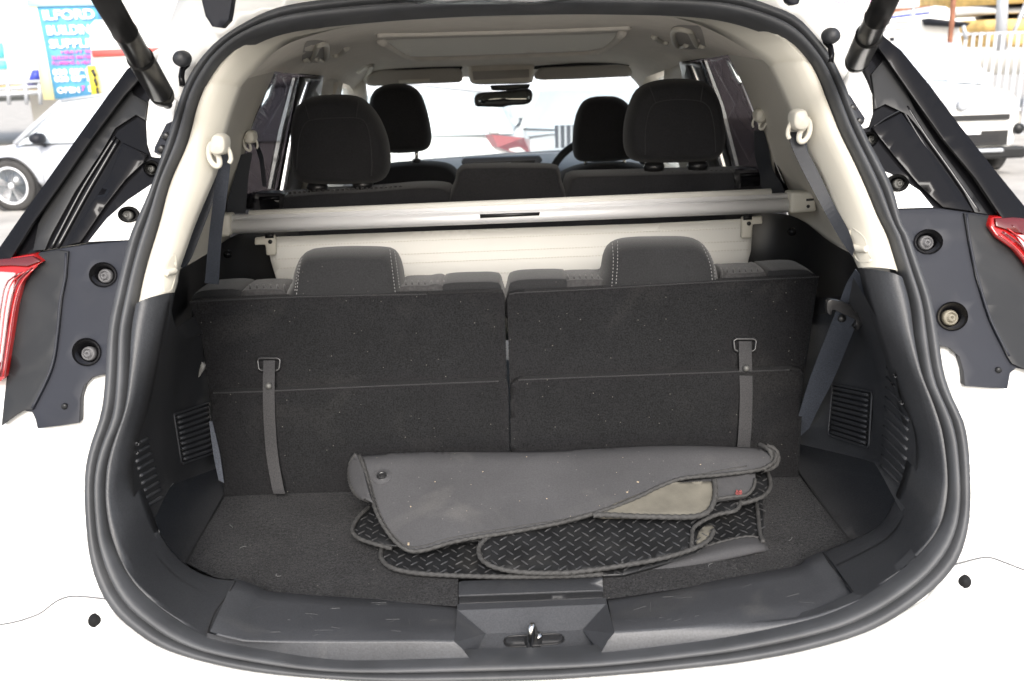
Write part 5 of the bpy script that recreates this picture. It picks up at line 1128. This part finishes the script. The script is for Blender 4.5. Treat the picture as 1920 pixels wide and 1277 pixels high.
text('SUPPLIES', 91, 91, 17, 98, M['signw'], sg, .2, bold=.03)
text('HEAVY SIDE', 114, 101, 6, 70, M['pink'], sg, .2); text('BUILDING MATERIALS', 97, 112, 7, 92, M['pink'], sg, .2); text('PLUMBING & HEATING', 97, 122, 7, 92, M['pink'], sg, .2)
text('020 8591', 98, 141, 11, 64, M['signw'], sg, .2, bold=.03); text('020 8591', 101, 154, 11, 64, M['signw'], sg, .2, bold=.03)
text('OPEN', 106, 175, 11, 42, M['signw'], sg, .2, bold=.03); text('7', 152, 171, 10, 7, M['pink'], sg, .1, bold=.03); text('DAYS', 165, 172, 11, 40, M['signw'], sg, .2, bold=.03)
# ---- white building with red band, partly covering the sign
wb = root('white_building', tuple(wpos(260, 14)), 'white clad building with a red band beside the blue sign', 'building')
wy = 15.0
P_ = [(168,48),(178,38),(184,38),(230,34),(430,20),(620,20),(620,300),(200,300),(182,186),(172,120)]
slab('wall', P_, lambda x, y: at(x, y, wy), 4, M['wallw'], wb, step=90, bev=0)
slab('red_band', [(171,94),(300,89),(300,102),(173,107)], lambda x, y: at(x, y, wy-.03), .02, M['redp'], wb, step=60, bev=0)
yp = root('yellow_post', tuple(wpos(175, 14.6)), 'narrow yellow post with black chevron stripes next to the blue sign', 'post')
slab('post', [(163,124),(174,123),(186,187),(174,188)], lambda x, y: at(x, y, 14.8), .1, mat('bright_yellow', (.75, .62, .05), .6), yp, step=60, bev=0)
for k in range(3): slab('stripe', [(169+k*5,132+k*17),(175+k*4,129+k*17),(180+k*3,142+k*17),(177+k*3,146+k*17)], lambda x, y: at(x, y, 14.77), .02, M['blk'], yp, step=60, bev=0)
# far left: white warehouse, timber racks, blue chute
wh = root('warehouse', tuple(wpos(-60, 26)), 'white warehouse wall at the far left edge with turquoise panels', 'building')
slab('wall', [(-700,-160),(90,-160),(90,175),(-700,215)], lambda x, y: at(x, y, 26), 6, M['wallw'], wh, step=200, bev=0)
for q in ([(-10,80),(3,80),(6,108),(-10,108)], [(-10,114),(9,113),(12,129),(-10,130)]): slab('turquoise_panel', q, lambda x, y: at(x, y, 25.9), .05, mat('turquoise', (.12, .55, .60), .6), wh, step=60, bev=0)
rk = root('timber_rack', tuple(wpos(30, 22)), 'low grey railing rack of pale timber behind the parked cars at far left', 'rack')
for yy in (160, 170, 181): tube('rail', [at(-40, yy, 20), at(78, yy-8, 20)], .035, M['galv'], rk, 8)
for xx in (-30, 15, 48, 74): tube('post', [at(xx, 156, 20), at(xx+2, 196, 20)], .04, M['galv'], rk, 8)
for xx in (-20, 18, 30, 55): slab('timber_pack', [(xx,161),(xx+14,160),(xx+15,168),(xx+1,169)], lambda x, y: at(x, y, 20.2), 1, M['timber'], rk, step=40, bev=0)
bc = root('blue_hoist', tuple(wpos(62, 21)), 'dark blue slanting hoist arm behind the railing left of the sign', 'hoist')
slab('arm', [(60,132),(72,131),(76,148),(64,152),(56,168),(48,168)], lambda x, y: at(x, y, 21), .4, M['dkblue'], bc, step=40, bev=0)
slab('counterweight', [(66,152),(76,150),(78,168),(60,168)], lambda x, y: at(x, y, 21.2), .4, M['satin'], bc, step=40, bev=0)
# right: storage building with timber shelves, pole, palisade fence, white canopy truck
sb = root('storage_shed', tuple(wpos(1850, 24)), 'open shed with shelves of yellow timber on grey posts at upper right', 'building')
by = 24
for q, m_ in (([(1790,-60),(2300,-120),(2300,-20),(1790,13)], 'timber'), ([(1790,14),(2300,-12),(2300,8),(1790,27)], 'wallw'), ([(1820,38),(2300,22),(2300,55),(1820,60)], 'timber'), ([(1850,62),(2300,56),(2300,84),(1860,84)], 'timber')):
    slab('shelf' if m_ == 'wallw' else 'timber_stack', q, lambda x, y: at(x, y, by), 2, M[m_], sb, step=100, bev=0)
slab('dark_gap', [(1845,30),(1920,22),(1920,38),(1850,40)], lambda x, y: at(x, y, by+1), .5, M['satin'], sb, step=60, bev=0)
slab('back_wall', [(1600,-200),(2500,-200),(2500,140),(1600,140)], lambda x, y: at(x, y, by+6), .3, M['wallw'], sb, step=200, bev=0)
tube('post', [at(1882, -60, by-1), at(1876, 95, by-1)], .13, M['galv'], sb, 12)
tube('brace', [at(1926, 0, by-1), at(1893, 80, by-1)], .05, M['galv'], sb, 8)
for k in range(4): tube('beam', [at(1660+40*k, -10, by+3), at(1650+40*k, 40, by+3)], .10, M['galv'], sb, 8)
slab('shed_base', [(1650,18),(1745,10),(1745,24),(1650,34)], lambda x, y: at(x, y, by), 1, M['rust'], sb, step=60, bev=0)
rp = root('rusty_pole', tuple(wpos(1785, 17)), 'thin rusty brown pole standing behind the white suv', 'pole')
tube('pole', [wpos(1782, 17), at(1781, 74, 17), at(1785, 40, 17), at(1790, -40, 17)], .045, M['rust'], rp, 10)
fn = root('palisade_fence', tuple(wpos(1870, 19)), 'grey palisade fence in front of the timber stacks at the right edge', 'fence')
for k in range(16):
    x = 1812+k*14; a, b_ = at(x, 60+(k % 2), 19), at(x, 98, 19)
    box('pale', ((a.x), 19, a.z/2), (.07, .02, a.z), M['galv'], fn)
for zz in (.5, 2.0): box('fence_rail', (at(1920, 80, 19.05).x, 19.05, zz), (3.0, .04, .05), M['galv'], fn)
tv = root('flatbed_truck', tuple(wpos(1740, 18.5)), 'white truck with grey roof rack behind the white suv at upper right', 'truck')
ty = 18.5
slab('cab', [(1655,34),(1745,22),(1750,10),(1778,12),(1800,46),(1806,88),(1806,150),(1650,150)], lambda x, y: at(x, y, ty), 1.9, M['white'], tv, step=60, bev=.05)
slab('roof_rack', [(1741,34),(1820,43),(1812,50),(1745,46)], lambda x, y: at(x, y, ty-.3), .9, M['satin'], tv, step=60, bev=0)
tube('rack_leg', [at(1806, 48, ty-.3), at(1812, 74, ty-.3)], .04, M['galv'], tv, 8)
slab('blue_stripe', [(1655,33),(1745,22),(1745,25),(1655,36)], lambda x, y: at(x, y, ty-.02), .02, M['dkblue'], tv, step=60, bev=0)
for q in ([(1650,42),(1710,38),(1710,40),(1650,44)], [(1650,54),(1704,51),(1704,53),(1650,56)]): slab('side_rail', q, lambda x, y: at(x, y, ty-.05), .04, M['galv'], tv, step=60, bev=0)
slab('window', [(1668,70),(1677,69),(1677,78),(1670,78)], lambda x, y: at(x, y, ty-.03), .02, M['satin'], tv, step=60, bev=0)
for xx in (1680, 1780):
    c = at(xx, 150, ty); v, f = lathe([(.3, -.1), (.42, -.1), (.42, .1), (0, .1)], (c.x, ty+.1, .42), (0, -1, 0), 24); mesh('wheel', v, f, M['tyre'], tv, True, recalc=True)
bn = root('finance_banner', tuple(wpos(1600, 16)), 'white banner with pink FINANCE AVAILABLE lettering above the right strut', 'banner')
slab('banner_cloth', [(1480,-70),(1720,-80),(1720,14),(1500,24)], lambda x, y: at(x, y, 16), .03, M['signw'], bn, step=60, bev=0)
text('FINANCE AVAILABLE', 1566, 7, 10, 118, M['pink'], bn, 0, Y=15.95, bold=.0)
for xx in (1485, 1715): tube('banner_post', [at(xx, -70, 16.05), wpos(xx, 16.05)], .03, M['galv'], bn, 8)
# white yard wall ahead of the car, closing the view through the windscreen
yw = root('yard_wall', (0, 24, 0), 'white rendered yard wall far ahead, seen through the windscreen', 'wall')
box('wall', (0, 30, 2.6), (30, .3, 5.2), M['wallw'], yw)
